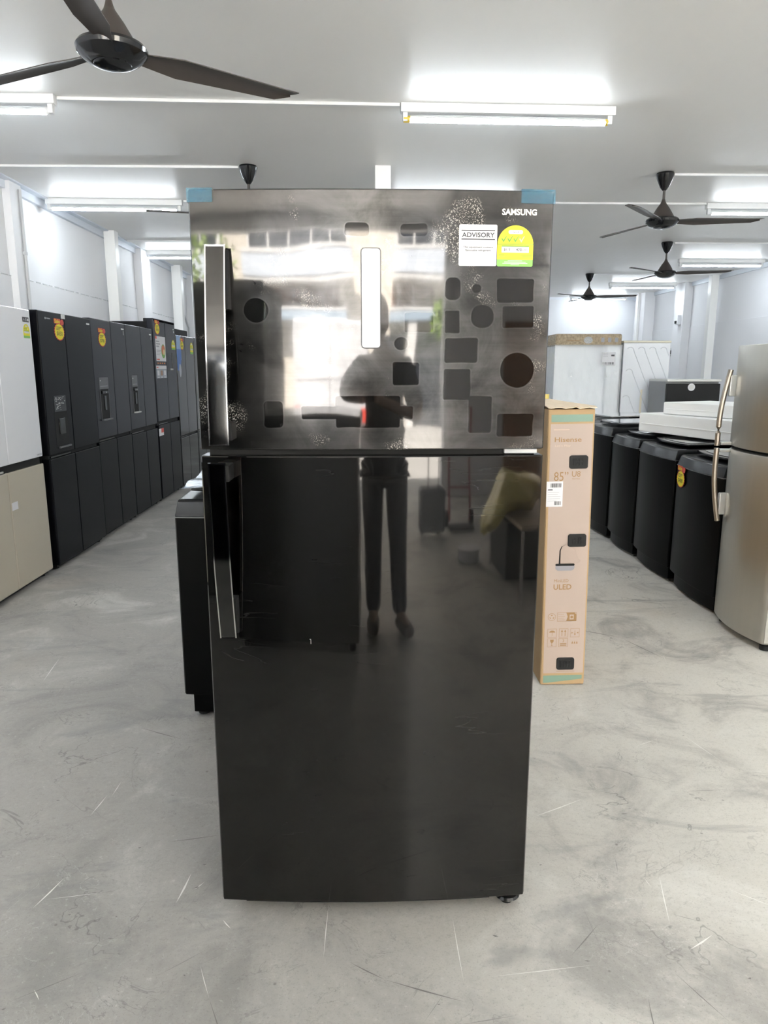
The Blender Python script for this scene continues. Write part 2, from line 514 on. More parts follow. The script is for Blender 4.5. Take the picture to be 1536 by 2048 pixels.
for p, q, w in (((-.048, 1.45), (.034, 1.399), .004), ((.034, 1.399), (.21, 1.336), .005), ((.48, 1.457), (.578, 1.556), .004), ((.706, 1.405), (.772, 1.273), .003),
                ((1.113, 3.636), (1.313, 3.507), .010), ((1.313, 3.507), (1.433, 3.221), .008), ((-.9, 2.6), (-.7, 2.5), .006), ((-.6, 1.9), (-.45, 1.93), .004), ((-.8, 1.36), (-.66, 1.44), .003), ((.62, 1.34), (.6, 1.24), .003), ((-.36, 1.36), (-.3, 1.24), .003)):
    scratch(p, q, w, SCD)
rs = random.Random(21)
for i in range(95):                                        # everyday scuffs and scratches
    x, y = rs.uniform(-1.9, 1.9), 1.25 + 4.2 * rs.random() ** 1.6
    if -.45 < x < .45 and y > 1.6: continue
    a, L = rs.gauss(.6, .9), rs.uniform(.03, .16)
    scratch((x, y), (x + L * math.cos(a), y + L * math.sin(a)), rs.uniform(.0012, .0034), SCR if i % 4 == 0 else SCD2)
for i in range(60):                                        # dark flecks
    x, y = rs.uniform(-1.9, 1.9), 1.25 + 4.2 * rs.random() ** 1.6
    if -.45 < x < .45 and y > 1.6: continue
    scratch((x, y), (x + rs.uniform(.006, .016), y + rs.uniform(-.006, .006)), rs.uniform(.003, .007), SCD)
struct(f, 'floor')
c = MB(); c.box(XL - .2, XR + .2, YF, YB + .2, ZC, ZC + .25, CEIL); struct(c, 'ceiling')

w = MB(); w.box(XL - .2, XL, YF, YB, 0, ZC, WALL)
w.box(XL, XL + .012, YF, YB, 0, 2.155, WALL, .004)                     # thicker skirting course below the ragged plaster joint
for i in range(60):
    y = 4.6 + i * .13; a = random.uniform(.003, .010)
    w.box(XL + .004, XL + .014, y, y + random.uniform(.04, .12), 2.152, 2.156 + a, PIPE)
struct(w, 'wall_left')
w = MB(); w.box(XR, XR + .2, YF, YB, 0, ZC, WALL)
w.box(XR - .012, XR, YF, YB, 0, 2.15, WALL, .004)
struct(w, 'wall_right')
w = MB(); w.box(XL - .2, XR + .2, YB, YB + .2, 0, ZC, BACKW); struct(w, 'wall_back')
w = MB(); w.box(1.2, 3.0, YF - .1, YF + .1, 0, ZC, WALL); w.box(XL - .2, 1.2, YF - .1, YF + .1, 2.78, ZC, WALL); w.box(3.0, XR + .2, YF - .1, YF + .1, 2.78, ZC, WALL)
struct(w, 'wall_front')
# steel posts and pilasters
n = 0
def trim(mb):
    global n
    n += 1
    return struct(mb, 'trim_%d' % n)
for x0, x1, y0, y1 in ((.065, .19, 5.975, 6.10), (-3.01, -2.885, 8.70, 8.825), (-2.99, -2.85, 11.49, 11.63), (5.76, 5.886, 12.345, 12.47), (5.68, 5.80, 15.45, 15.57)):
    p = MB(); p.box(x0, x1, y0, y1, 0, ZC, POST, .006); trim(p)
for x0, x1, y0, y1 in ((XL, XL + .07, 6.45, 6.66), (XL, XL + .10, 9.88, 10.25), (XR - .16, XR, 13.45, 13.85), (XR - .22, XR, 15.2, 15.45), (XL, XL + .1, 12.6, 13.0)):
    p = MB(); p.box(x0, x1, y0, y1, 0, ZC, WALL, .006); trim(p)
p = MB(); p.box(XL, XL + .035, YF, YB, ZC - .075, ZC, TRIMM); p.box(XL + .035, XL + .10, YF, YB, ZC - .012, ZC, TRIMM); trim(p)
p = MB(); p.box(XR - .035, XR, YF, YB, ZC - .07, ZC, TRIMM); trim(p)
p = MB(); p.box(XL, XR, YB - .03, YB, ZC - .05, ZC, TRIMM); trim(p)

def conduit(label, pts, r=.012, clips=()):
    t = thing('conduit_pipe', label, 'pipe', pts[0])
    b = MB(); o = Vector(pts[0])
    b.tube([Vector(q) - o for q in pts], r, PIPE, 8); b.build('pipe', t)
    for cpt in clips:
        cc = MB(); q = Vector(cpt) - o; cc.box(q.x - .03, q.x + .012, q.y - .02, q.y + .02, q.z - .014, q.z + .014, PIPE, .003); cc.build('clip', t)
conduit('grey conduit running down the left wall beside the nearest pilaster', [(XL + .084, 6.60, .3), (XL + .084, 6.60, 2.88)], .013, [(XL + .084, 6.60, 2.36)])
conduit('grey conduit down the left wall beyond the first white post', [(XL + .03, 10.33, .3), (XL + .03, 10.33, 2.92)], .014, [(XL + .03, 10.33, 2.86)])
conduit('bent grey conduit high on the left wall just beside the black door edge', [(XL + .03, 12.2, 2.30), (XL + .03, 12.55, 2.05), (XL + .03, 12.56, .3)], .014)
conduit('twin-pipe grey conduit down the far right wall to the switch boxes', [(XR - .03, 13.9, 1.0), (XR - .03, 13.9, 2.92)], .014)
sb = thing('switch_box', 'small grey electrical box on the right wall behind the slim black fridge', 'electrical box', (XR - .012, 14.05, 1.62))
b = MB(); b.box(-.07, 0, -.13, .13, 0, .15, PIPE, .008); b.build('box', sb)
b = MB(); b.box(-.09, -.07, -.05, .05, .04, .11, BLKM, .005); b.build('switch', sb)
sb = thing('switch_box', 'black and white isolator mounted at mid height on right wall conduit', 'electrical box', (XR - .17, 13.56, 2.18))
b = MB(); b.box(-.06, .01, -.06, .06, 0, .17, WHITEP, .006); b.build('box', sb)
b = MB(); b.box(-.08, -.06, -.03, .03, .02, .07, BLKM, .005); b.build('switch', sb)

# cable trunking on the ceiling
def trunk(label, x0, x1, y0, y1):
    b = MB(); d = Vector((x1 - x0, y1 - y0, 0)); L = d.length; a = math.atan2(d.y, d.x)
    b.box(0, L, -.0125, .0125, -.018, 0, LAMPH, .002)
    o = b.build('cable_trunking', None, (x0, y0, ZC), (0, 0, a)); return tag(o, label, 'cable trunking', 'ceiling cable trunking')
trunk('white cable trunking between the two nearest tube lamps', -1.80, .20, 4.60, 4.66)
trunk('white cable trunking from the left wall to the half-hidden fan', XL + .1, -1.0, 6.03, 6.03)
trunk('white cable trunking from the nearer right-hand fan to the right wall', 2.48, XR, 6.17, 6.17)
trunk('white cable trunking running right from the second right-hand fan', 3.85, XR, 9.35, 9.35)
trunk('white cable trunking running right from the farthest fan', 3.77, XR, 12.36, 12.36)
trunk('white cable trunking leaving the long left wall lamp toward the fridge', -1.72, .19, 7.2, 7.2)
trunk('white cable trunking joining the left end of the lamp cut by the right edge', 1.46, 3.24, 7.2, 7.2)
trunk('white cable trunking by the first left post, vanishing behind the fridge', XL + .1, -1.4, 9.35, 9.35)

# tube lamps
def lamp(label, x0, y, cap=LAMPH, L=1.25, rz=0.):
    t = thing('tube_lamp', label, 'ceiling light', (x0, y, ZC), rz, 'ceiling tube lamps')
    b = MB(); b.box(0, L, -.03, .03, -.052, 0, LAMPH, .004); b.build('housing', t)
    for x in (.012, L - .045):
        e = MB(); e.box(x, x + .03, -.018, .018, -.100, -.050, LAMPH, .004)
        e.cyl((x + .005, 0, -.085), (x + .045 if x < .1 else x - .012, 0, -.085), .0195, cap, 12)
        e.build('lamp_holder', t)
    u = MB(); u.cyl((.055, 0, -.085), (L - .055, 0, -.085), .019, TUBE, 18)
    up = u.slot(LAMPH)                                   # LED tube: the upper half is an opaque heat sink
    for fc in u.bm.faces:
        if fc.calc_center_median().z > -.085 - .001: fc.material_index = up
    u.build('tube', t)
    return t
lamp('lit tube lamp with yellow end caps, above and in front of the black fridge', .205, 4.66, GOLD, 1.30, R(1.6))
lamp('lit tube lamp cut off by the left edge of the photo', -3.04, 4.55, LAMPH, 1.24, R(1))
lamp('lit tube lamp running out from the left wall over the dark fridge row', -2.98, 7.15, LAMPH, 1.25, R(2))
lamp('lit tube lamp partly hidden behind the left edge of the black fridge', -3.0, 10.15)
lamp('lit tube lamp cut by the right edge, behind the nearer fan blade', 3.25, 7.22)
lamp('lit tube lamp above the right-hand post, behind the second fan', 4.49, 10.72)
lamp('lit tube lamp right of the farthest fan', 4.44, 13.6)
lamp('farthest lit tube lamp, just below the farthest fan at the back wall', 4.33, 15.8)
for x_, y_ in ((.2, 7.2), (.2, 10.5), (-3.0, 13.6), (.2, 13.6), (-3.0, 2.0), (.2, 2.0), (3.25, 2.0), (3.25, 4.6), (-3.0, -.6), (.2, -.6), (3.25, -.6)):  # unseen lamps added along the row grid to brighten the room
    l_ = lamp('added unseen tube lamp continuing the ceiling rows to brighten the room', x_, y_); l_['group'] = 'added unseen tube lamps'

# ceiling fans
def make_fan():
    t = thing('ceiling_fan', 'black three-bladed ceiling fan', 'fan', (0, 0, ZC), 0, 'black ceiling fans')
    b = MB(); b.lathe([(0, 0), (.068, -.002), (.072, -.014), (.062, -.05), (.035, -.11), (.014, -.135), (0, -.135)], FANK, 32); b.build('canopy', t)
    b = MB(); b.cyl((0, 0, -.12), (0, 0, -.24), .0105, FANB, 12)
    b.cyl((-.016, 0, -.222), (.016, 0, -.222), .005, CHROME, 8); b.build('down_rod', t)
    h = MB(); h.lathe([(.012, -.20), (.016, -.215), (.022, -.23), (.050, -.27), (.080, -.32), (.094, -.345), (.098, -.36), (0, -.362)], FANB, 40); h.build('motor_cover', t)
    h = MB(); h.lathe([(0, -.345), (.10, -.345), (.124, -.352), (.132, -.364), (.128, -.380), (.105, -.402), (.080, -.415), (.070, -.4165), (.068, -.420), (.045, -.427), (0, -.429)], FANK, 48); h.build('bottom_bowl', t)
    bl = None
    for k in range(3):
        b = MB(); tb = bmesh.new(); N = 12; top = []; bot = []
        for i in range(N + 1):
            s = i / N; x = .10 + s * .66
            wl = .030 + .040 * min(1, s * 4) - .022 * s
            wt = .030 + .034 * min(1, s * 4) - .020 * s
            if i == N: wl, wt = .0, .045
            tw = R(16 - 9 * s); zc = -.372 - .004 * s
            row = []
            for yy, cam_ in ((-wt, 0), (-wt * .4, .008), (wl * .35, .008), (wl, 0)):
                row.append((x + (.02 if (i == N and yy < 0) else 0), yy * math.cos(tw), zc - yy * math.sin(tw) + cam_))
            top.append([tb.verts.new(p) for p in row]); bot.append([tb.verts.new((p[0], p[1], p[2] - .004)) for p in row])
        for i in range(N):
            for j in range(3):
                tb.faces.new((top[i][j], top[i + 1][j], top[i + 1][j + 1], top[i][j + 1]))
                tb.faces.new((bot[i][j], bot[i][j + 1], bot[i + 1][j + 1], bot[i + 1][j]))
            for j in (0, 3):
                tb.faces.new((top[i][j], bot[i][j], bot[i + 1][j], top[i + 1][j]))
        for i in (0, N):
            for j in range(3): tb.faces.new((top[i][j], top[i][j + 1], bot[i][j + 1], bot[i][j]))
        bmesh.ops.recalc_face_normals(tb, faces=tb.faces)
        b.merge(tb, FANB, RZ(k * 2 * PI / 3))
        b.build('blade', t, angle=50)
    return t
fan0 = make_fan()
FANS = ((-.965, 3.03, 34, 'nearest black ceiling fan at the top left, its canopy out of the photo'),
        (-.925, 6.02, 196, 'black ceiling fan mostly hidden behind the fridge, canopy showing above it'),
        (2.415, 6.15, -8, 'nearer of the right-hand black ceiling fans, larger of the three'),
        (3.75, 9.33, -20, 'middle one of the three right-hand black ceiling fans, in front of the angled post lamp'),
        (3.70, 12.34, -22, 'farthest black ceiling fan, smallest of the three on the right'))
for i, (x, y, a, lab) in enumerate(FANS):
    t = fan0 if i == 0 else copy_tree(fan0)
    t.location = (x, y, ZC); t.rotation_euler = (0, 0, R(a)); t['label'] = lab

# ================================================================= STICKERS
def price_tag(parent, cx, cz, y, r, price, mtx=ID, squash=1.):
    b = MB(); m = mtx
    b.plate([(cx + (p - cx) * squash, q) for p, q in burst(cx, cz, r, .05, 20)], y, RED, m, .001)
    b.plate([(cx + (p - cx) * squash, q) for p, q in burst(cx, cz, r * .90, .04, 20)], y - .0006, YEL, m, .0006)
    for k in range(3):
        b.rect(cx - r * .62 * squash, cx + r * (.5 - .2 * k) * squash, cz + r * (.52 - .16 * k), cz + r * (.58 - .16 * k), y - .001, INK, m, .0004)
    b.text(price, INK, cx, cz - r * .22, w=r * 1.15 * squash, h=r * .55, y=y - .0012, mtx=m)
    x0 = cx - r * .95 * squash
    b.plate(rrect(x0, cx + r * .35 * squash, cz + r * .92, cz + r * 1.52, r * .15), y, RED, m, .001)
    b.text('Sale', YEL, cx - r * .3 * squash, cz + r * 1.22, w=r * 1.05 * squash, h=r * .46, y=y - .0006, mtx=m, bold=.02)
    b.plate(disc(cx + r * .68 * squash, cz + r * 1.15, r * .34 * squash, r * .34), y - .0004, RED, m, .001)
    return b.build('price_tag', parent)
def energy_label(parent, x0, x1, z0, z1, y, mtx=ID, arch=True, detail=False):
    b = MB(); W = x1 - x0; H = z1 - z0; xc = (x0 + x1) / 2; r = W / 2
    zg = z0 + H * .17
    pts = [(x0, zg), (x1, zg)] + [(xc + r * math.cos(PI * i / 24), z1 - r + r * math.sin(PI * i / 24)) for i in range(25)]
    b.plate(pts, y, YEL, mtx)
    b.plate([(x0 + W * .03, z0), (x1 - W * .03, z0), (x1, z0 + H * .03), (x1, zg), (x0, zg), (x0, z0 + H * .03)], y, GRN, mtx)
    y2 = y - .0005
    b.rect(x0 + W * .12, x1 - W * .12, z0 + H * .34, z0 + H * .48, y2, PAPER, mtx, .0004)
    b.rect(x0, x1, z0 + H * .535, z0 + H * .55, y2, DGRN, mtx, .0004)
    b.plate(rrect(xc - W * .2, xc + W * .2, z0 + H * .79, z0 + H * .885, H * .045), y2, PAPER, mtx, .0004)
    for k in range(4):
        cx = x0 + W * (.18 + .165 * k); cz = z0 + H * .66; s = W * .15
        b.plate([(cx - s * .5, cz + s * .1), (cx - s * .3, cz + s * .2), (cx - s * .12, cz - s * .15), (cx + s * .42, cz + s * .62), (cx + s * .5, cz + s * .5), (cx - s * .08, cz - s * .55)], y2, DGRN if k < 3 else mat('pale_yellow_ink', (.95, .9, .35), .6), mtx, .0004)
    b.rect(x0 + W * .12, x1 - W * .12, z0 + H * .485, z0 + H * .51, y2, DGRN, mtx, .0004)
    if detail:
        y3 = y - .0009
        b.text('Good', INK, xc, z0 + H * .838, h=H * .05, y=y3, mtx=mtx)
        b.text('$113', INK, x0 + W * .27, z0 + H * .41, h=H * .07, y=y3, mtx=mtx, bold=.01)
        b.text('420', INK, x0 + W * .60, z0 + H * .41, h=H * .07, y=y3, mtx=mtx, bold=.01)
        b.text('kWh', INK, x0 + W * .77, z0 + H * .405, h=H * .045, y=y3, mtx=mtx)
        b.rect(x0 + W * .44, x0 + W * .445, z0 + H * .35, z0 + H * .47, y3, INKG, mtx, .0002)
        b.rect(xc - W * .18, xc + W * .18, z0 + H * .915, z0 + H * .922, y3, DGRN, mtx, .0002)
        for k, (a, e) in enumerate(((.04, .20), (.04, .28), (.64, .96), (.70, .96))):
            zz = z0 + H * (.275 - .04 * (k % 2)); b.rect(x0 + W * a, x0 + W * e, zz, zz + H * .012, y3, DGRN, mtx, .0002)
        for k, (a, e) in enumerate(((.30, .70), (.20, .80), (.15, .85), (.38, .62))):
            zz = z0 + H * (.135 - .033 * k); b.rect(x0 + W * a, x0 + W * e, zz, zz + H * .012, y3, PAPER, mtx, .0002)
    return b.build('energy_label', parent)

# ================================================================= MAIN FRIDGE
FW, FBULGE = .775, .016
def fy(x): return -FBULGE * (1 - (2 * x / FW) ** 2)
def fm(x): return T(x, fy(x), 0) @ RZ(math.atan(8 * FBULGE * x / FW ** 2)) @ T(-x, 0, 0)     # tangent frame of the bowed door at x
fr = thing('refrigerator', 'tall black stainless two-door fridge standing alone at the centre of the shop', 'refrigerator', (.011, 1.608, 0))
b = MB(); b.box(-.378, .378, .075, .70, .05, 1.735, BLKDARK, .006); b.build('cabinet', fr)
b = MB(); b.box(-.36, .36, .03, .10, .028, .052, BLKM, .004)
b.prism([(-.33, .05), (.30, .05)] + [(x, fy(x) + .022) for x in [.30 - .63 * i / 16 for i in range(17)]], .026, .043, BLKM); b.build('base_grille', fr)
for x, yy in (((-.30), .22), (.350, .040)):
    b = MB(); b.lathe([(.030, .026), (.034, .020), (.026, .012), (.016, .008), (.016, 0), (0, 0)], BLKG, 20, T(x, yy, 0))
    b.box(x - .03, x + .03, yy - .02, yy + .04, .018, .036, BLKG, .004); b.build('foot', fr)
for x in (-.3, .3):
    b = MB(); b.lathe([(.022, .05), (.022, .008), (.016, 0), (0, 0)], BLKM, 16, T(x, .62, 0)); b.build('foot', fr)
def bowed(z0, z1, m, bev=.003, yb=.068):
    b = MB(); N = 64
    pts = [(FW / 2, yb), (-FW / 2, yb)]
    pts += [(-FW / 2, .008)] + [(x, fy(x)) for x in [-FW / 2 + .004 + (FW - .008) * i / N for i in range(N + 1)]] + [(FW / 2, .008)]
    b.prism(pts, z0, z1, m, 'xy', bev)
    return b
ud = bowed(1.199, 1.745, STEELTOP).build('upper_door', fr, angle=9)
ld = bowed(.045, 1.185, STEELLOW).build('lower_door', fr, angle=9)
b = MB(); b.box(-.37, .37, .02, .08, 1.184, 1.2, SEAM); b.build('door_gap', fr)
b = MB(); b.box(.30, .375, .012, .05, 1.187, 1.1975, PIPE, .002); b.cyl((.36, .03, 1.18), (.36, .03, 1.203), .008, CHROME, 12); b.build('centre_hinge', fr)
b = MB(); b.box(.28, .37, .10, .22, 1.735, 1.752, BLKM, .004); b.build('top_hinge_cover', fr)
# handles
def fhandle(parent, prof, x0, x1, standoffs):
    t = MB(); yo = [p[0] for p in prof]
    pts = [(y, z) for y, z in prof] + [(y + .014, z) for y, z in reversed(prof)]
    t.prism(pts, x0, x1, BLKG2, 'yz', .0015)
    for za, zb in standoffs:
        ya = max(fy(x0), fy(x1)); 
        zs = [za + (zb - za) * i / 6 for i in range(7)]
        def yp(z):
            for (a, za_), (c_, zb_) in zip(prof, prof[1:]):
                lo, hi = min(za_, zb_), max(za_, zb_)
                if lo - 1e-6 <= z <= hi + 1e-6: return a + (c_ - a) * (z - za_) / (zb_ - za_)
            return prof[0][0]
        pl = [(yp(z) + .013, z) for z in zs] + [(.004, zb), (.004, za)]
        t.prism(pl, x0 + .006, x1 + .006, BLKM, 'yz', .001)
    h = t.build('handle', parent)
    r = MB(); e = .0018
    def edge(xa):
        r.prism([(y - e, z) for y, z in prof] + [(y + .003, z) for y, z in reversed(prof)], xa - e / 2, xa + e, CHROME, 'yz')
    edge(x0); edge(x1)
    for (y, z) in (prof[0], prof[-1]):
        r.box(x0 - e / 2, x1 + e, y - e, y + .003, z - e, z + e / 2, CHROME)
    r.build('chrome_rim', h)
    return h
BLKG2 = mat('handle_black_steel', (.075, .073, .071), .08, metal=1)
hp = [(-.030 - .045 * (i / 10) ** 1.0 + .012 * math.sin(PI * i / 10) * -1, 1.629 - .412 * i / 10) for i in range(11)]
fhandle(ud, hp, -.349, -.309, ((1.50, 1.622), (1.225, 1.262)))
hp = [(-.075 + .045 * (i / 10) - .012 * math.sin(PI * i / 10), 1.177 - .413 * i / 10) for i in range(11)]
fhandle(ld, hp, -.354, -.319, ((1.135, 1.170), (.772, .86)))
# blue film on the corners
for xa, xb in ((-FW / 2 - .001, -.334), (.315, FW / 2 + .001)):
    b = MB(); N = 8; xs = [xa + (xb - xa) * i / N for i in range(N + 1)]
    zt, zb = 1.747, 1.719
    tb = bmesh.new()
    g = [[tb.verts.new((x, fy(max(-FW / 2, min(FW / 2, x))) - .0018 - .0012 * random.random(), z)) for z in (zb, zb + .009, zb + .018, zt)] for x in xs]
    for i in range(N):
        for j in range(3): tb.faces.new((g[i][j], g[i + 1][j], g[i + 1][j + 1], g[i][j + 1]))
    bk = [tb.verts.new((x, .06, zt + .001)) for x in xs]
    for i in range(N): tb.faces.new((g[i][3], g[i + 1][3], bk[i + 1], bk[i]))
    side = g[0] if xa < 0 else g[-1]
    sv = [tb.verts.new((xa if xa < 0 else xb, .06, v.co.z)) for v in side]
    for j in range(3): tb.faces.new((side[j], side[j + 1], sv[j + 1], sv[j]))
    bmesh.ops.recalc_face_normals(tb, faces=tb.faces)
    b.merge(tb, BLUEFILM); o = b.build('blue_corner_film', ud); o['label'] = 'translucent blue protective film'
# control panel
b = MB(); m = fm(-.003)
b.plate(rrect(-.0245, .0185, 1.4195, 1.6275, .008), -.002, INK, m, .002)
PANELW = mat('control_panel_pearl', (.58, .575, .57), .22, coat=.3)
b.plate(rrect(-.0226, .0166, 1.4214, 1.6256, .0065), -.0026, PANELW, m, .0006)
yt = -.0030
b.text('Twin Cooling', INKG, -.006, 1.618, w=.026, h=.0035, y=yt, mtx=m)
for z, ls, sub in ((1.589, ('Freezer',), 'Power Freeze(3 sec)'), (1.551, ('Freezer', 'Convert'), '(3 sec)'), (1.514, ('Fridge',), 'Power Cool(3 sec)'), (1.4715, ('Vacation',), '(3 sec)'), (1.438, ('Door', 'Alarm'), 'Control Lock(3 sec)')):
    for k, s_ in enumerate(ls):
        zz = z + (.0028 - .0056 * k if len(ls) == 2 else 0)
        b.text(s_, INKG, -.003, zz, h=.0042, y=yt, mtx=m)
    for (xa, xb, za, zb) in ((-.0165, .0105, z + .0062, z + .0066), (-.0165, .0105, z - .0066, z - .0062), (-.0165, -.0161, z - .0066, z + .0066), (.0101, .0105, z - .0066, z + .0066)):
        b.rect(xa, xb, za, zb, yt, INKG, m, .0003)
    b.text(sub, INKG, -.003, z - .0092, h=.0022, y=yt, mtx=m)
o = b.build('control_panel', ud); o['label'] = 'pearl white control strip with grey lettering'
# advisory sticker
b = MB(); m = fm(.225)
b.plate(rrect(.184, .2655, 1.592, 1.6755, .003), -.0012, PAPER, m)
b.rect(.189, .261, 1.6625, 1.6645, -.0016, INK, m, .0004)
b.rect(.189, .261, 1.6450, 1.6470, -.0016, INK, m, .0004)
b.text('ADVISORY', INK, .225, 1.6546, w=.070, h=.0098, y=-.0018, mtx=m, bold=.018)
b.text('This equipment contains', INK, .225, 1.6295, w=.064, h=.0052, y=-.0018, mtx=m, bold=.010)
b.text('flammable refrigerant', INK, .225, 1.6232, w=.055, h=.0052, y=-.0018, mtx=m, bold=.010)
for k, s_ in enumerate(('For more information on the use of flammable', 'refrigerant in domestic refrigerators, visit', 'http://www.nea.gov.sg')):
    b.text(s_, INKG, .225, 1.6072 - k * .0042, h=.0032, w=(.066, .060, .045)[k], y=-.0018, mtx=m)
o = b.build('advisory_label', ud); o['label'] = 'white advisory sticker with black lettering'
energy_label(ud, .2665, .3445, 1.5915, 1.675, -.0012, fm(.305), True, True)
# brand lettering, embossed chrome
b = MB(); LET = mat('pale_metal_letters', (.80, .76, .66), .25, metal=.9)
cu_m = fm(.312)
b.text('SAMSUNG', LET, .3120, 1.7015, w=.075, h=.0125, y=-.0016, mtx=cu_m, bold=.028)
b.build('brand_lettering', ud)
b = MB(); b.rect(-.1475, -.1465, .741, .752, -.0008, SILVL, fm(-.147), .0004); b.rect(-.150, -.147, .752, .753, -.0008, SILVL, fm(-.147), .0004); o = b.build('scratch_mark', ld)

# ================================================================= LEFT ROW OF FRIDGES
def four_door(name, label, yc, w, h, gap0, gap1, up, low, x=-2.16, seam=0., rz=PI / 2, group='fridges along the left wall', cab=BLKDARK, depth=.74, cabtop=None, lowseam=None, cx=True):
    t = thing(name, label, 'refrigerator', (x, yc, 0), rz, group)
    hw = w / 2; cabtop = cabtop or h - .012
    b = MB(); b.box(-hw + .006, hw - .006, .066, depth, .045, cabtop, cab, .005)
    b.build('cabinet', t)
    b = MB(); b.box(-hw + .02, hw - .02, .03, depth - .02, .012, .046, BLKM, .003); b.build('plinth', t)
    for xx in (-hw + .06, hw - .06):
        b = MB(); b.lathe([(.018, .03), (.024, .006), (.024, 0), (0, 0)], BLKM, 14, T(xx, .06, 0)); b.build('foot', t)
    g = .0025; ds = []
    ls = seam if lowseam is None else lowseam
    for k, (x0, x1) in enumerate(((-hw, seam - g), (seam + g, hw))):
        b = MB(); b.box(x0, x1, 0, .062, gap1, h, up, .007, 3); ds.append(b.build('upper_door', t))
    for k, (x0, x1) in enumerate(((-hw, ls - g), (ls + g, hw))):
        b = MB(); b.box(x0, x1, 0, .062, .035, gap0, low, .007, 3); ds.append(b.build('lower_door', t))
    b = MB(); b.box(-hw + .01, hw - .01, .02, .066, gap0 - .01, gap1 + .01, SEAM)
    b.box(-hw + .04, seam - .05, .012, .022, gap0 + .004, gap0 + .014, SILVL if up is WHITEG else BLKG); b.build('grip_recess', t)
    return t, ds
def dispenser(door, x0, x1, zp0, zp1, zr0, zr1, shelf=True):
    b = MB()
    b.plate(rrect(x0 - .008, x1 + .008, zp0, zp1, .006), -.002, CHAR2, ID, .003)
    b.rect(x0 + .01, x0 + .03, zp1 - .03, zp1 - .022, -.0026, SILVL)
    b.rect(x0 + .01, x1 - .01, zp0 + .02, zp0 + .026, -.0026, INKG)
    o = b.build('dispenser_panel', door)
    b = MB()
    fw = .007
    for xa, xb, za, zb in ((x0 - fw, x0, zr0 - fw, zr1), (x1, x1 + fw, zr0 - fw, zr1), (x0, x1, zr0 - fw, zr0)):
        b.box(xa, xb, -.004, .002, za, zb, CHAR2, .001)
    b.rect(x0, x1, zr0, zr1, -.0012, SEAM, ID, .001)
    b.box(x0 + .02, x1 - .02, -.014, 0, zr1 - .035, zr1 - .012, BLKG, .003)
    b.cyl(((x0 + x1) / 2 + .01, -.016, zr1 - .024), ((x0 + x1) / 2 + .01, -.010, zr1 - .024), .006, SILVL, 10)
    b.box((x0 + x1) / 2 - .022, (x0 + x1) / 2 + .022, -.008, 0, zr0 + .07, zr1 - .05, BLKG, .003)
    if shelf: b.box(x0 - .004, x1 + .014, -.022, 0, zr0 - .012, zr0, SILVL if shelf == 2 else CHAR2, .003)
    b.build('water_dispenser', door)
CHAR2 = mat('charcoal_plastic', (.09, .09, .098), .35)

A, d = four_door('refrigerator', 'four-door fridge with white upper and beige lower doors, at left edge', 4.33, .91, 1.746, .762, .808, WHITEG, BEIGEG, -2.16, -.004, cab=mat('pale_grey_cabinet', (.72, .73, .76), .4), lowseam=-.03)
energy_label(d[1], .345, .43, 1.568, 1.655, -.0012)
b = MB(); b.rect(.345, .43, 1.667, 1.697, -.0012, INK); b.text('A', PAPER, .365, 1.682, h=.016, y=-.0016); b.rect(.385, .40, 1.672, 1.692, -.0016, INKG, ID, .0003); b.rect(.41, .424, 1.674, 1.69, -.0016, PAPER, ID, .0003); b.build('badge', d[1])
b = MB(); b.text('SAMSUNG', INKG, .405, .826, w=.075, h=.012, y=-.001, bold=.01); b.build('brand_lettering', d[1])
b = MB(); b.rect(-.02, .055, .53, .578, -.0012, PAPER); b.build('tape_piece', d[3])
b = MB(); b.rect(-.10, -.06, 1.63, 1.66, -.0012, PAPER); b.build('sticker', d[0])

B, d = four_door('refrigerator', 'black four-door fridge with water dispenser and price tag, beside the white-and-beige one', 5.31, .905, 1.755, .775, .800, BLK, BLK, -2.145, -.035)
price_tag(d[0], -.132, 1.629, -.0014, .058, '$850', squash=1.4)
b = MB(); b.rect(-.085, -.02, 1.722, 1.752, -.0012, SILVL); b.rect(-.055, -.05, 1.724, 1.750, -.0016, INKG); b.build('silver_sticker', d[0])
b = MB(); b.plate(disc(-.34, 1.709, .007, .007), -.0012, PAPER); b.rect(-.325, -.265, 1.705, 1.713, -.0012, INKG); b.build('maker_badge', d[0])
b = MB(); b.rect(.37, .43, 1.708, 1.719, -.0012, SILVL); b.build('maker_badge', d[1])
b = MB()
b.plate(rrect(-.32, -.125, 1.086, 1.195, .004), -.0016, BLKG, ID, .0016)
for i in range(46):
    x = random.uniform(-.31, -.15); z = random.uniform(1.095, 1.185); l = random.uniform(.006, .022)
    b.rect(x, x + l, z, z + random.uniform(.002, .005), -.002, SILVL, ID, .0003)
b.build('control_panel', d[0])
b = MB(); b.rect(-.33, -.12, .84, 1.082, -.0012, SEAM); b.box(-.30, -.11, -.014, .0, .835, .847, CHAR2, .003); b.box(-.27, -.18, -.010, 0, .93, 1.04, BLKG, .004); b.build('water_dispenser', d[0])

Cc, d = four_door('refrigerator', 'charcoal fridge with price tag and wide water dispenser, next after the tall dark fridge', 6.22, .815, 1.770, .792, .818, CHAR, BLK, -2.165, .038, lowseam=.01)
price_tag(d[0], -.172, 1.613, -.0014, .058, '$700', squash=1.4)
dispenser(d[0], -.305, -.115, 1.215, 1.309, .973, 1.212)
b = MB(); b.rect(.305, .375, 1.715, 1.726, -.0012, SILVL); b.rect(.345, .375, 1.67, 1.705, -.0012, CHAR2); b.build('maker_badge', d[1])

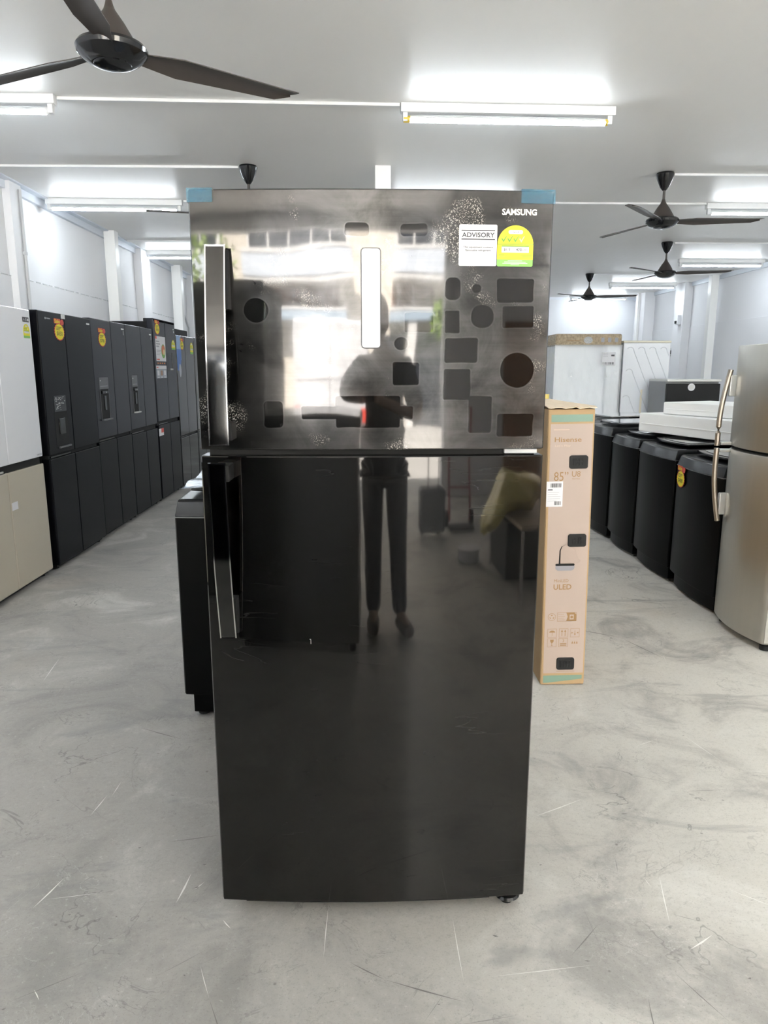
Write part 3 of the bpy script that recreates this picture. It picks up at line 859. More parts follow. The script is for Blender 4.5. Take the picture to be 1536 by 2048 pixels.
D, d = four_door('refrigerator', 'charcoal fridge with a dispenser but no price tag, third dark fridge in row', 7.04, .815, 1.770, .780, .825, CHAR, BLK, -2.165, .03)
dispenser(d[0], -.305, -.165, 1.215, 1.318, .986, 1.212, 2)
b = MB(); b.rect(.305, .375, 1.705, 1.716, -.0012, SILVL); b.rect(.345, .375, 1.66, 1.695, -.0012, CHAR2); b.build('maker_badge', d[1])

E_, d = four_door('refrigerator', 'tallest dark fridge in the left row, with a white salad poster on its door', 7.91, .835, 1.880, .800, .838, CHAR, BLK, -2.165, .015, cabtop=1.850)
price_tag(d[0], -.27, 1.782, -.0014, .056, '$900', squash=1.5)
b = MB(); b.rect(-.36, .0, 1.455, 1.708, -.0012, PAPER)
for i, (a, e, z) in enumerate(((-.34, -.22, 1.65), (-.34, -.20, 1.625), (-.34, -.24, 1.60), (-.34, -.18, 1.565), (-.34, -.2, 1.55), (-.34, -.19, 1.535), (-.34, -.22, 1.52))):
    b.rect(a, e, z, z + (.012 if i < 3 else .005), -.0016, INKG, ID, .0003)
b.plate(disc(-.09, 1.56, .075, .072), -.0016, DGRN, ID, .0004); b.plate(disc(-.09, 1.572, .062, .05), -.0020, mat('salad_red', (.55, .16, .08), .6), ID, .0004); b.plate(disc(-.07, 1.55, .03, .03), -.0024, mat('salad_pale', (.7, .62, .35), .6), ID, .0004)
b.rect(-.34, -.24, 1.468, 1.480, -.0016, RED, ID, .0003); b.rect(-.36, -.31, 1.68, 1.708, -.0016, RED, ID, .0003)
b.rect(-.38, .0, 1.424, 1.446, -.0012, INK)
for k in range(4): b.rect(-.33 + k * .08, -.29 + k * .08, 1.430, 1.440, -.0016, ORNG, ID, .0003)
b.build('salad_poster', d[0])
b = MB(); b.rect(-.385, -.003, 1.281, 1.411, -.0012, mat('grey_blue_print', (.30, .33, .38), .5)); b.rect(-.385, -.003, 1.377, 1.411, -.0016, PAPER, ID, .0003); b.rect(-.37, -.31, 1.388, 1.398, -.002, RED, ID, .0003)
for k in range(3): b.rect(-.35 + k * .12, -.28 + k * .12, 1.31, 1.36, -.0016, (PAPER, mat('print_brown', (.3, .16, .1), .5), PAPER)[k], ID, .0003); b.rect(-.35 + k * .12, -.28 + k * .12, 1.287, 1.297, -.0016, PAPER, ID, .0003)
b.build('feature_sticker', d[0])
energy_label(d[1], .25, .40, 1.586, 1.69, -.0012)
b = MB(); b.rect(.33, .38, 1.80, 1.812, -.0012, SILVL); b.rect(.345, .385, 1.77, 1.79, -.0012, PAPER); b.build('maker_badge', d[1])
b = MB(); b.box(.16, .165, -.028, -.02, 1.35, 1.55, BLKG, .002); b.box(.155, .185, -.025, 0, 1.365, 1.38, SILVL, .003); b.build('handle', d[1])
b = MB(); b.rect(-.42, -.25, .69, .765, -.0012, PAPER); b.rect(-.34, -.25, .72, .765, -.0016, RED, ID, .0003); b.build('sticker', d[2])
b = MB(); b.box(-.40, .40, .0, .10, 1.850, 1.882, BLKM, .006); b.build('hinge_cover', E_)

F_, d = four_door('refrigerator', 'gloss black fridge with a blue sticker, in the left row next to the main fridge', 8.77, .82, 1.755, .585, .612, BLKG, BLKG, -2.165, -.02, cabtop=1.835)
price_tag(d[0], -.16, 1.648, -.0014, .053, '$800', squash=1.4)
b = MB(); b.rect(-.405, -.205, 1.48, 1.752, -.0012, mat('pale_blue_print', (.25, .38, .62), .4)); b.plate([(-.405, 1.36), (-.27, 1.36), (-.21, 1.5), (-.21, 1.60), (-.405, 1.60)], -.0016, BLUE, ID, .0005); b.plate(disc(-.29, 1.36, .05, .075), -.002, mat('photo_grey', (.42, .45, .48), .4), ID, .0005); b.build('blue_sticker', d[0])
energy_label(d[1], .235, .375, 1.555, 1.693, -.0012)

G_, d = four_door('refrigerator', 'gloss black fridge barely showing between the row end and the main fridge', 9.62, .82, 1.76, .585, .612, BLKG, BLKG, -2.165, 0.)
energy_label(d[1], .235, .375, 1.555, 1.693, -.0012)

# ================================================================= BLACK TOP LOADERS
def top_loader(label, loc, rz, w, h, dep=.60, bulge=.034, glass=False, group='black washing machines', top_h=.075):
    t = thing('washing_machine', label, 'washing machine', loc, rz, group)
    hw = w / 2; N = 20
    def arc(ins, off): return [(x, -(bulge - .006) * (1 - (2 * x / w) ** 2) + off) for x in [-hw + ins + (w - 2 * ins) * i / N for i in range(N + 1)]]
    zt = h - top_h
    b = MB(); b.prism([(hw, dep), (-hw, dep), (-hw, .012)] + arc(.006, .004) + [(hw, .012)], .105, zt - .004, BLKW, 'xy', .006); b.build('cabinet', t)
    b = MB(); b.prism([(hw - .03, dep - .03), (-hw + .03, dep - .03)] + arc(.03, .03), .02, .106, BLKW, 'xy', .004); b.build('base', t)
    for x in (-hw + .06, hw - .06):
        for y in (.07, dep - .08):
            q = MB(); q.lathe([(.02, .025), (.024, .004), (.024, 0), (0, 0)], BLKM, 12, T(x, y, 0)); q.build('foot', t)
    b = MB(); tb = bmesh.new()
    lo = [tb.verts.new((x, y, zt)) for x, y in [(hw, dep), (-hw, dep), (-hw, .012)] + arc(.004, 0) + [(hw, .012)]]
    hi = [tb.verts.new((x * .965, y * .95 + .02 if y < .2 else y, h - .012 + (.014 if y > .2 else 0))) for x, y in [(hw, dep), (-hw, dep), (-hw, .012)] + arc(.004, 0) + [(hw, .012)]]
    n_ = len(lo); tb.faces.new(lo); cap = tb.faces.new(hi)
    for i in range(n_): tb.faces.new((lo[i], lo[(i + 1) % n_], hi[(i + 1) % n_], hi[i]))
    bmesh.ops.recalc_face_normals(tb, faces=tb.faces)
    bmesh.ops.bevel(tb, geom=cap.edges[:], offset=.012, segments=3, affect='EDGES', profile=.5)
    b.merge(tb, BLKTOP); b.build('top_frame', t)
    b = MB(); b.prism([(hw, .02), (-hw, .02)] + arc(.002, -.0012), zt - .005, zt - .002, mat('dark_trim_line', (.16, .16, .165), .3), 'xy'); b.build('trim_line', t)
    sl = math.atan2(.016, dep)
    l = MB(); m = T(0, .10, h + .006) @ RX(sl)
    pts = [(hw - .045, .43), (-hw + .045, .43)] + [(x, -.035 * (1 - (2 * x / (w - .09)) ** 2)) for x in [-hw + .045 + (w - .09) * i / 14 for i in range(15)]]
    l.prism(pts, 0, .013, BLKG, 'xy', .004, m); lid = l.build('lid', t)
    g = MB(); pts = [(p * .86, .03 + q * .86) for p, q in pts]
    g.prism(pts, .0128, .0155, GLASSLID if glass else SMOKE, 'xy', 0, m); g.build('lid_window', lid)
    b = MB(); b.box(-hw + .03, hw - .03, dep - .11, dep - .01, h - .006, h + .022, BLKG, .012, 3)
    for k in range(5): b.lathe([(.010, 0), (.010, .003), (0, .003)], SILVL, 10, T(-.12 + .06 * k, dep - .06, h + .022))
    b.build('control_panel', t)
    return t
BLKTOP = mat('black_top_plastic', (.006, .006, .007), .22, spec=.3)
BLKW = mat('black_painted_steel', (.003, .003, .003), .28, spec=.06)
SMOKE = mat('smoked_lid', (.02, .02, .022), .06, coat=1)
GLASSLID = mat('tempered_lid_glass', (.38, .40, .41), .05, metal=.35, coat=1)
wx = 1.90 + .045
w1 = top_loader('black top-load washer with yellow price tag, partly behind the silver fridge', (wx, 4.125, 0), -PI / 2, .60, .865, group='black washing machines on the right')
# tag near the far front edge: local x = yc - y
price_tag(w1, 0, 0, 0, .052, '$400', T(-.195, -.0185, .712) @ RZ(R(-7)), 1.45)
top_loader('black top-load washer second from the silver fridge, under the end of the foam slabs', (wx, 4.765, 0), -PI / 2, .61, .885, group='black washing machines on the right')
top_loader('black top-load washer in the middle of the right-hand row of five', (wx, 5.375, 0), -PI / 2, .55, .890, group='black washing machines on the right')
top_loader('black top-load washer with pale glass lid, half hidden by the tall carton', (wx, 5.99, 0), -PI / 2, .60, .925, glass=True, group='black washing machines on the right')
top_loader('farthest black top-load washer, only its pale glass lid showing over the next lid', (wx + .12, 6.70, 0), -PI / 2, .64, .935, glass=True, group='black washing machines on the right')
wb = top_loader('black top-load washer standing right behind the main fridge on its left side', (-.44, 2.66, 0), 0, .585, .905, .60, .02, group='black washing machine behind main fridge')
b = MB(); tb = bmesh.new()
g = [[tb.verts.new((-.27 + .54 * i / 10, .02 + .5 * j / 8, .905 + .022 + .001 * j + random.uniform(0, .02))) for j in range(9)] for i in range(11)]
for i in range(10):
    for j in range(8): tb.faces.new((g[i][j], g[i + 1][j], g[i + 1][j + 1], g[i][j + 1]))
b.merge(tb, mat('crinkled_blue_white_film', (.34, .40, .48), .15, alpha=.85, var=.8, vscale=30)); b.build('lid_film', wb, angle=60)

# foam slabs lying on the washers
def slab(label, c, L, W, H, rz, rx=0.):
    b = MB(); b.box(-L / 2, L / 2, -W / 2, W / 2, 0, H, FOAM, .008, 2)
    b.box(-L / 2 + .03, L / 2 - .03, -W / 2 - .004, -W / 2 + .01, H * .42, H * .46, FOAM, .001)
    o = b.build('foam_slab', None, c, (rx, 0, rz)); return tag(o, label, 'foam slab', 'foam packing slabs')
ang = math.atan2(4.50 - 5.27, 2.25 - 2.02)
slab('lower and longer white foam slab resting across the black washers', (2.40, 4.95, .922), .94, .50, .135, ang)
slab('upper white foam slab lying on top of the longer foam slab', (2.50, 4.88, 1.059), .80, .46, .085, ang + .12)

# ================================================================= SILVER FRIDGE
sf = thing('refrigerator', 'silver two-door fridge with curved handles, at the right edge', 'refrigerator', (1.945, 3.545, 0), -PI / 2)
SW = .51
def sarc(ins, bul=.045, off=0.): return [(x, -bul * (1 - (2 * x / SW) ** 2) + off) for x in [-SW / 2 + ins + (SW - 2 * ins) * i / 24 for i in range(25)]]
b = MB(); b.box(-SW / 2 + .006, SW / 2 - .006, .065, .60, .045, 1.485, SILVL, .006); b.build('cabinet', sf)
for nm, z0, z1 in (('upper_door', .978, 1.495), ('lower_door', .038, .962)):
    b = MB(); b.prism([(SW / 2, .06), (-SW / 2, .06), (-SW / 2, .012)] + sarc(.010) + [(SW / 2, .012)], z0, z1, SILV, 'xy', .006)
    o = b.build(nm, sf, angle=40)
    s_ = MB(); s_.box(SW / 2 - .004, SW / 2 + .003, .004, .06, z0 + .01, z1 - .01, CHROME, .001); s_.build('edge_trim', o)
    h = MB(); z = [(1.372, .975), (.962, .565)][nm == 'lower_door']
    up = nm == 'upper_door'
    pth = []
    for i in range(13):
        u = i / 12; zz = z[0] + (z[1] - z[0]) * u
        k_ = u if up else 1 - u
        pth.append((-SW / 2 + .025, -.040 - .040 * math.sin(PI * .5 * min(1, k_ * 1.3 + .02)), zz))
    h.tube(pth, .0135, BRONZE, 10, T(0, 0, 0))
    hh = h.build('handle', o)
    s_ = MB()
    if up:
        s_.box(-SW / 2 + .012, -SW / 2 + .038, -.045, .01, 1.235, 1.345, SILVL, .006); s_.box(-SW / 2 + .014, -SW / 2 + .05, -.07, .01, .980, .996, SILVL, .004)
    else:
        s_.box(-SW / 2 + .012, -SW / 2 + .038, -.045, .01, .60, .72, SILVL, .006); s_.box(-SW / 2 + .014, -SW / 2 + .05, -.07, .01, .942, .958, SILVL, .004)
    s_.build('handle_mount', hh)
b = MB(); b.box(-SW / 2 + .02, SW / 2 - .01, .0, .05, .963, .977, SEAM); b.build('door_gap', sf)
b = MB(); b.box(.05, .22, .08, .2, 1.485, 1.508, SILVL, .006); b.build('hinge_cover', sf)
b = MB(); b.box(-SW / 2 + .02, SW / 2 - .02, .03, .56, .018, .046, BLKM); b.build('plinth', sf)
for x in (-.20, .215):
    b = MB(); b.lathe([(.020, .052), (.020, .028), (.026, .024), (.026, 0), (0, 0)], BLKM, 18, T(x, .035, 0)); b.build('foot', sf)

# ================================================================= TV CARTON
bx = thing('television_carton', 'tall cardboard television carton standing on end beside the main fridge', 'carton', (.76, 2.946, 0))
bx.rotation_euler = (0, R(-.85), 0)
BWd, BH, BL = .196, 1.213, 2.05
b = MB()
b.box(0, BWd, .004, BL, .002, BH, KRAFT, .004)
b.build('carton_body', bx)
b = MB(); b.rect(.004, BWd - .004, .002, BH - .004, .0005, KRAFT, ID, .004)
b.rect(.012, BWd - .008, .055, BH - .060, -.0002, PINK, ID, .0008)
b.rect(.014, BWd - .010, BH - .052, BH - .022, -.0002, CARDGRN, ID, .0008)
b.plate([(.012, .010), (.03, .010), (BWd - .012, .026), (BWd - .012, .044), (.012, .044)], -.0002, CARDGRN, ID, .0008)
y = -.0008
BI = BROWNINK
b.text('Hisense', BI, .086, 1.088, w=.112, h=.020, y=y, bold=.015)
b.text('Let’s Play', mat('faint_brown_ink', (.56, .42, .34), .65), .065, 1.062, w=.065, h=.010, y=y)
b.rect(.025, .09, 1.128, 1.131, y, mat('faint_brown_ink', (.56, .42, .34), .65), ID, .0003)
b.text('85”', BI, .062, .934, w=.060, h=.038, y=y)
b.text('U8', BI, .125, .944, w=.036, h=.024, y=y)
b.text('Series', BI, .125, .924, w=.032, h=.006, y=y)
b.text('MiniLED', BI, .078, .480, w=.062, h=.013, y=y)
b.text('ULED', BI, .084, .452, w=.078, h=.024, y=y, bold=.02)
def frame(x0, x1, z0, z1, tk=.0012):
    for a in ((x0, x1, z0, z0 + tk), (x0, x1, z1 - tk, z1), (x0, x0 + tk, z0, z1), (x1 - tk, x1, z0, z1)): b.rect(*a, y, BI, ID, .0003)
# recycling line
b.plate(disc(.042, .316, .017, .017), y, BI, ID, .0003); b.plate(disc(.042, .316, .0155, .0155), y - .0003, PINK, ID, .0003)
for k in range(3):
    a = R(90 + 120 * k); b.plate([(.042 + .011 * math.cos(a + d_), .316 + .011 * math.sin(a + d_)) for d_ in (-.5, .5)] + [(.042 + .005 * math.cos(a), .316 + .005 * math.sin(a))], y - .0006, BI, ID, .0003)
frame(.066, .150, .296, .336)
b.plate([(.105, .296), (.150, .296), (.150, .325), (.140, .336), (.105, .336), (.112, .316)], y, BI, ID, .0003)
frame2 = [(.120, .304), (.138, .304), (.138, .326), (.120, .326)]; b.plate(frame2, y - .0004, PINK, ID, .0003); b.plate(disc(.129, .315, .006, .006), y - .0007, BI, ID, .0003)
for k in range(4): b.rect(.070, .100 - .006 * (k % 2), .302 + .008 * k, .303 + .008 * k, y, BI, ID, .0003)
# handling symbols
zz = ((.222, .262), (.178, .218))
for r_, (za, zb) in enumerate(zz):
    for k in range(3):
        x0 = .026 + .050 * k; x1 = x0 + .040; xc = (x0 + x1) / 2; zc = (za + zb) / 2
        if not (r_ == 1 and k == 2): frame(x0, x1, za, zb)
        if r_ == 0 and k == 0:
            b.plate([(xc + .013 * math.cos(PI * i / 10), zc + .003 + .009 * math.sin(PI * i / 10)) for i in range(11)], y, BI, ID, .0003); b.rect(xc - .0007, xc + .0007, zc - .012, zc + .004, y, BI, ID, .0003)
        elif r_ == 0 and k == 1:
            for dx in (-.007, .007):
                b.rect(xc + dx - .0012, xc + dx + .0012, zc - .014, zc + .006, y, BI, ID, .0003); b.plate([(xc + dx - .005, zc + .005), (xc + dx + .005, zc + .005), (xc + dx, zc + .015)], y, BI, ID, .0003)
        elif r_ == 0:
            b.rect(xc - .001, xc + .001, zc - .01, zc + .01, y, BI, ID, .0003); b.plate([(xc - .004, zc - .004), (xc + .004, zc - .004), (xc, zc - .013)], y, BI, ID, .0003)
            for s_ in (-1, 1): b.plate([(xc + s_ * .008, zc), (xc + s_ * .015, zc + .004), (xc + s_ * .015, zc - .004)], y, BI, ID, .0003)
        elif k == 0:
            b.plate([(xc - .008, zc + .014), (xc + .008, zc + .014), (xc + .007, zc + .004), (xc + .001, zc - .003), (xc + .001, zc - .013), (xc + .006, zc - .015), (xc - .006, zc - .015), (xc - .001, zc - .013), (xc - .001, zc - .003), (xc - .007, zc + .004)], y, BI, ID, .0003)
        elif k == 1:
            b.text('3', BI, xc, zc + .008, h=.013, y=y); b.rect(xc - .014, xc + .014, zc - .008, zc - .004, y, BI, ID, .0003); b.rect(xc - .014, xc + .014, zc - .015, zc - .011, y, BI, ID, .0003)
        else:
            for s_ in (-1, 0, 1): b.plate([(xc + s_ * .010 - .004, zc - .006), (xc + s_ * .010 + .004, zc - .006), (xc + s_ * .010, zc + .006)], y, BI, ID, .0003)
b.rect(.070, .150, .062, .0635, y, BI, ID, .0003)
b.build('printed_end', bx)
# plastic hand clips
for cx, cz in ((.133, .994), (.139, .658), (.108, .100)):
    h = MB(); h.prism(rrect(cx - .039, cx + .039, cz - .028, cz + .028, .010), -.007, .004, BLKM, 'xz', .003)
    h.prism(rrect(cx - .026, cx + .026, cz - .016, cz + .016, .004), -.0078, -.006, SEAM, 'xz')
    for k in range(4): h.box(cx - .022 + .0125 * k, cx - .017 + .0125 * k, -.0095, -.006, cz - .013, cz + .013, BLKM, .001)
    h.box(cx - .02, cx + .02, -.0095, -.006, cz - .0015, cz + .0015, BLKM); h.build('plastic_clip', bx)
# shipping label
l = MB(); l.rect(.002, .071, .806, .913, -.0008, PAPER, ID, .0008)
for i in range(22): l.rect(.018 + i * .0021, .018 + i * .0021 + random.choice((.0006, .0012, .0016)), .888, .905, -.0012, INK, ID, .0003)
l.rect(.008, .028, .876, .880, -.0012, INK, ID, .0003)
for k in range(5): l.rect(.008, (.056, .05, .062, .06, .045)[k], .866 - .009 * k, .867 - .009 * k, -.0012, INKG, ID, .0003)
for i in range(9): l.rect(.036 + i * .0034, .036 + i * .0034 + random.choice((.0012, .0022)), .813, .829, -.0012, INK, ID, .0003)
o = l.build('shipping_label', bx); o['label'] = 'white shipping label with barcodes'
# hand hole with torn flap
h = MB(); h.plate(rrect(.050, .133, .525, .556, .015), -.0006, mat('grey_inner_foam', (.27, .27, .30), .7), ID, .0008)
h.plate(rrect(.050, .133, .546, .556, .005), -.0010, SEAM, ID, .0006); h.build('hand_hole', bx)
h = MB(); tb = bmesh.new()
pts = [(.070, .560), (.070, .615), (.076, .632), (.090, .640), (.112, .628), (.130, .618), (.138, .586), (.150, .575), (.140, .565), (.118, .566)]
vs = [tb.verts.new((x, -.004 - .022 * max(0, (x - .085)) / .06 * (1 if z < .62 else .5), z)) for x, z in pts]; fc = tb.faces.new(vs)
ex = bmesh.ops.extrude_face_region(tb, geom=[fc])
for v in ex['geom']:
    if isinstance(v, bmesh.types.BMVert): v.co.y -= .002
bmesh.ops.recalc_face_normals(tb, faces=tb.faces)
h.merge(tb, PINK); h.build('torn_flap', bx)
h = MB(); h.plate([(.064, .556), (.071, .556), (.071, .612), (.079, .634), (.074, .632), (.066, .614)], -.0012, SEAM, ID, .0008); h.build('tear_gap_shade', bx)  # tear gap widened with a dark sheet, contour shade painted beside the flap
# crumpled top flaps
h = MB(); tb = bmesh.new(); N = 14
rows = []
for i in range(N + 1):
    x = -.002 + (BWd + .006) * i / N; d_ = random.uniform(-.003, .005)
    rows.append([tb.verts.new((x, yy, BH + .002 + zz_)) for yy, zz_ in ((-.006 + d_ * .8, .001 + d_), (.03, .006 + d_), (.4, .004), (BL, .004))])
for i in range(N):
    for j in range(3): tb.faces.new((rows[i][j], rows[i + 1][j], rows[i + 1][j + 1], rows[i][j + 1]))
ex = bmesh.ops.extrude_face_region(tb, geom=tb.faces[:])
for v in ex['geom']:
    if isinstance(v, bmesh.types.BMVert): v.co.z += .003
bmesh.ops.recalc_face_normals(tb, faces=tb.faces)
h.merge(tb, KRAFTL); h.build('top_flap', bx, angle=50)
tr = thing('tape_roll', 'small yellow tape roll lying on the carton top', 'tape roll', (.915, 3.75, 1.222))
b = MB(); b.lathe([(.012, .002), (.030, .002), (.030, .026), (.012, .026), (.012, .002)], mat('yellow_tape', (.55, .45, .12), .3), 24); b.build('tape', tr)
b = MB(); b.lathe([(.0095, .001), (.012, .001), (.012, .027), (.0095, .027), (.0095, .001)], KRAFTL, 20); b.build('core', tr)
b = MB(); b.box(0, .09, 0, .06, 0, .006, PAPER, .002); tag(b.build('paper_scrap', None, (.80, 3.62, 1.2215), (0, 0, .3)), 'scrap of white paper on the carton top beside the tape roll', 'paper')

# ================================================================= THINGS AT THE BACK RIGHT
wf = thing('wrapped_appliance', 'large white appliance wrapped in clear plastic, with brown cardboard cap', 'wrapped appliance', (2.32, 9.0, 0))
b = MB(); b.box(.02, .80, .05, .72, .06, 1.66, WHITEP, .01); b.build('appliance_body', wf)
for x0, x1 in ((0, .165), (.645, .815)):
    b = MB(); b.box(x0, x1, .0, .10, .05, 1.655, LOUV, .012); b.build('foam_post', wf)
b = MB(); b.box(-.005, .82, -.01, .74, 1.655, 1.80, BROWNFILM, .02, 3)
for k in range(3): b.rect(.56 + .085 * k, .60 + .085 * k, 1.70, 1.755, -.0112, INKG, ID, .001)
b.plate(disc(.40, 1.725, .055, .042), -.0112, mat('silver_crinkle', (.30, .30, .29), .3, metal=.3, var=.5, vscale=80), ID, .001); b.rect(.14, .30, 1.715, 1.722, -.0112, BROWNINK, ID, .001)
b.build('cardboard_cap', wf)
b = MB(); b.box(0, .815, 0, .73, .0, .06, KRAFT, .006); b.build('pallet_base', wf)
b = MB(); tb = bmesh.new(); NX, NZ = 22, 26
g = [[tb.verts.new((-.012 + .84 * i / NX, -.013 - .014 * random.random() * (j > 3), .02 + 1.65 * j / NZ)) for j in range(NZ + 1)] for i in range(NX + 1)]
for i in range(NX):
    for j in range(NZ): tb.faces.new((g[i][j], g[i + 1][j], g[i + 1][j + 1], g[i][j + 1]))
for i_ in (0, NX):
    sv = [tb.verts.new((g[i_][0].co.x, .745, v.co.z)) for v in g[i_]]
    for j in range(NZ): tb.faces.new((g[i_][j], g[i_][j + 1], sv[j + 1], sv[j]))
bmesh.ops.recalc_face_normals(tb, faces=tb.faces)
b.merge(tb, CLEARF); b.build('plastic_wrap', wf, angle=70)
b = MB(); b.rect(.58, .74, 1.42, 1.58, -.029, PAPER)
for i in range(12): b.rect(.585 + .012 * i, .589 + .012 * i + random.choice((0, .003)), 1.43, 1.46, -.0296, INK, ID, .0003)
for k in range(3): b.rect(.59, .65, 1.565 - .02 * k, 1.569 - .02 * k, -.0296, INKG, ID, .0003)
b.rect(.69, .73, 1.53, 1.55, -.0296, INK, ID, .0003); b.build('shipping_label', wf)
for x in (.205, .64):
    b = MB(); b.plate([(x - .02, 1.275), (x + .02, 1.275), (x, 1.315)], -.030, INKG, ID, .0006); b.plate([(x - .010, 1.28), (x + .010, 1.28), (x, 1.302)], -.0306, PAPER, ID, .0006); b.build('recycling_mark', wf)
w2 = thing('wrapped_appliance', 'grey film-wrapped appliance seen at the black fridge edge, left of the white one', 'wrapped appliance', (1.50, 9.78, 0))
b = MB(); b.box(0, .78, 0, .62, 0, 1.70, GREYFILM, .03, 3); b.build('wrapped_body', w2)
b = MB(); b.box(-.01, .79, -.01, .63, 1.70, 1.76, GREYFILM, .02, 3); b.build('wrapped_top', w2)
b = MB(); b.plate(disc(.62, 1.52, .06, .10), -.003, YEL, ID, .002); b.build('yellow_tag', w2)

wp = thing('appliance', 'white appliance showing its side panel pressed with slanting ribs', 'appliance', (3.22, 9.15, 0))
b = MB(); b.box(0, .60, 0, .62, .03, 1.70, WHITEP, .012, 3); b.build('cabinet', wp)
b = MB(); b.box(-.004, .604, -.004, .62, 1.70, 1.725, mat('cream_top', (.82, .76, .62), .5), .006); b.build('top_cap', wp)
b = MB(); b.box(-.055, -.004, .02, .62, .03, 1.66, BLKDARK, .004); b.build('gap_shade_strip', wp)  # black strip standing in for the shadow between the two appliances
RIB = mat('embossed_rib', (.70, .72, .76), .4)
def rib(cx, cz, L):
    b = MB(); pth = []
    for i in range(9):
        a = R(150 - 150 * i / 8); pth.append((cx + .045 * math.cos(a), -.001, cz + .045 * math.sin(a)))
    pth.append((cx + .045 + L * .45, -.001, cz - L)); b.tube(pth, .005, RIB, 6); b.build('pressed_rib', wp)
for cx, cz, L in ((.09, 1.60, .85), (.23, 1.60, .70), (.37, 1.60, .45), (.51, 1.60, .06), (.09, 1.33, .55), (.07, 1.0, .30)): rib(cx, cz, L)
b = MB(); b.box(.25, .275, -.004, 0, .55, 1.12, mat('cream_top', (.82, .76, .62), .5), .001); b.build('cream_strip', wp)
b = MB(); b.rect(.09, .15, .70, .78, -.0012, INKG); b.rect(.094, .146, .704, .776, -.0018, WHITEP, ID, .0005); b.build('rating_plate', wp)
for x in (.06, .54):
    for yy in (.08, .54):
        b = MB(); b.cyl((x, yy, 0), (x, yy, .035), .02, BLKM, 12); b.build('foot', wp)

mf = thing('refrigerator', 'low black-fronted fridge with round white sticker, behind the foam slabs', 'refrigerator', (3.54, 8.5, 0))
b = MB(); b.box(0, .64, .055, .56, .03, 1.235, mat('grey_cabinet', (.30, .31, .32), .4), .006); b.build('cabinet', mf)
b = MB(); b.box(.004, .636, 0, .052, .05, 1.205, BLKM, .006); dd = b.build('door', mf)
b = MB(); b.box(-.004, .644, -.004, .56, 1.228, 1.256, SILVL, .006); b.build('worktop', mf)
b = MB(); b.plate(disc(.29, 1.165, .043, .043), -.002, PAPER); b.plate(disc(.29, 1.165, .028, .028), -.0026, mat('sticker_grey', (.6, .6, .58), .5)); b.build('round_sticker', dd)
b = MB(); b.box(.09, .10, -.02, 0, .85, .93, SILVL, .003); b.build('handle', dd)
for x in (.06, .58):
    for yy in (.06, .5):
        b = MB(); b.cyl((x, yy, 0), (x, yy, .035), .018, BLKM, 12); b.build('foot', mf)

# ================================================================= BEHIND THE CAMERA, SEEN IN THE FRIDGE DOORS
cf = thing('chest_freezer', 'black chest freezer beside the person, reflected in the lower fridge door', 'freezer', (-.48, -.14, 0), PI)
b = MB(); b.box(-.41, .41, 0, .60, .05, 1.09, BLK, .012); b.build('body', cf)
b = MB(); l_ = b.box(-.42, .42, -.01, .61, 1.094, 1.165, BLKG, .016, 3); lid = b.build('lid', cf)
b = MB(); b.box(-.07, .07, -.03, -.008, 1.10, 1.13, BLKM, .005); b.build('handle', lid)
for x in (-.36, .36):
    for yy in (.05, .55):
        b = MB(); b.lathe([(.02, .055), (.026, .01), (.02, 0), (0, 0)], BLKM, 12, T(x, yy, 0)); b.build('foot', cf)
tall, d = four_door('refrigerator', 'tall black fridge behind the chest freezer, reflected at the left of the doors', -.86, .76, 1.86, .78, .80, BLKG, BLKG, -1.20, 0., rz=PI, group='fridges near the shopfront')
tall.location = (-1.20, -.86, 0)
# low table with bag
tb_ = thing('low_table', 'low wooden-topped table on thin metal legs, reflected right of the person', 'table', (1.24, -1.72, 0))
b = MB(); b.box(0, .55, 0, 1.0, .445, .475, mat('tan_board', (.46, .36, .26), .5, var=.1, vscale=3, stretch=(8, 1, 1)), .006); b.build('table_top', tb_)
for x in (.03, .52):
    for yy in (.04, .96):
        b = MB(); b.cyl((x, yy, 0), (x, yy, .447), .012, CHROME, 12); b.build('leg', tb_)
b = MB(); b.box(.03, .52, .03, .55, .02, .40, BLKM, .01); b.build('storage_box', tb_)  # dark storage box standing under the table top
# yellow plastic bag: lumpy shell drooping over the table edge
BAGM = mat('yellow_plastic_bag', (.85, .72, .24), .25, var=.18, vscale=9, bump=.6, bscale=16)
b = MB(); tb = bmesh.new(); bmesh.ops.create_icosphere(tb, subdivisions=4, radius=1)
for v in tb.verts:
    p = v.co.copy(); n_ = 1 + .10 * math.sin(7 * p.x + 3 * p.z) + .07 * math.sin(9 * p.y + 5 * p.z) + random.uniform(-.03, .03)
    v.co = Vector((p.x * .29 * n_, p.y * .22 * n_, p.z * .13 * n_))
    if v.co.x < -.08:
        v.co.z -= (-.08 - v.co.x) * 1.25; v.co.x *= .9
for v in tb.verts: v.co.z = max(v.co.z, -.128 if v.co.x > -.10 else v.co.z)
b.merge(tb, BAGM); tag(b.build('plastic_bag', None, (1.30, -1.22, .604), None, 80), 'yellow plastic bag slumped on the low table, mirrored in the lower door', 'bag')
b = MB(); tb = bmesh.new(); bmesh.ops.create_cube(tb, size=1)
b.box(-.12, .12, -.16, .16, 0, .40, mat('red_brown_cloth', (.26, .10, .075), .8, var=.4, vscale=6, bump=.8, bscale=20, stretch=(6, 6, .6)), .04, 3); tb.free()
tag(b.build('cloth_bundle', None, (1.66, -.885, .475)), 'red-brown bundle of cloth standing behind the yellow bag, reflected', 'cloth')
tub = thing('tub', 'round white tub on the floor by the low table, reflected', 'tub', (1.05, -1.78, 0))
b = MB(); b.lathe([(0, .004), (.10, .004), (.112, .012), (.118, .085), (.110, .085), (.105, .02), (0, .02)], WHITEP, 40); b.build('tub_wall', tub)
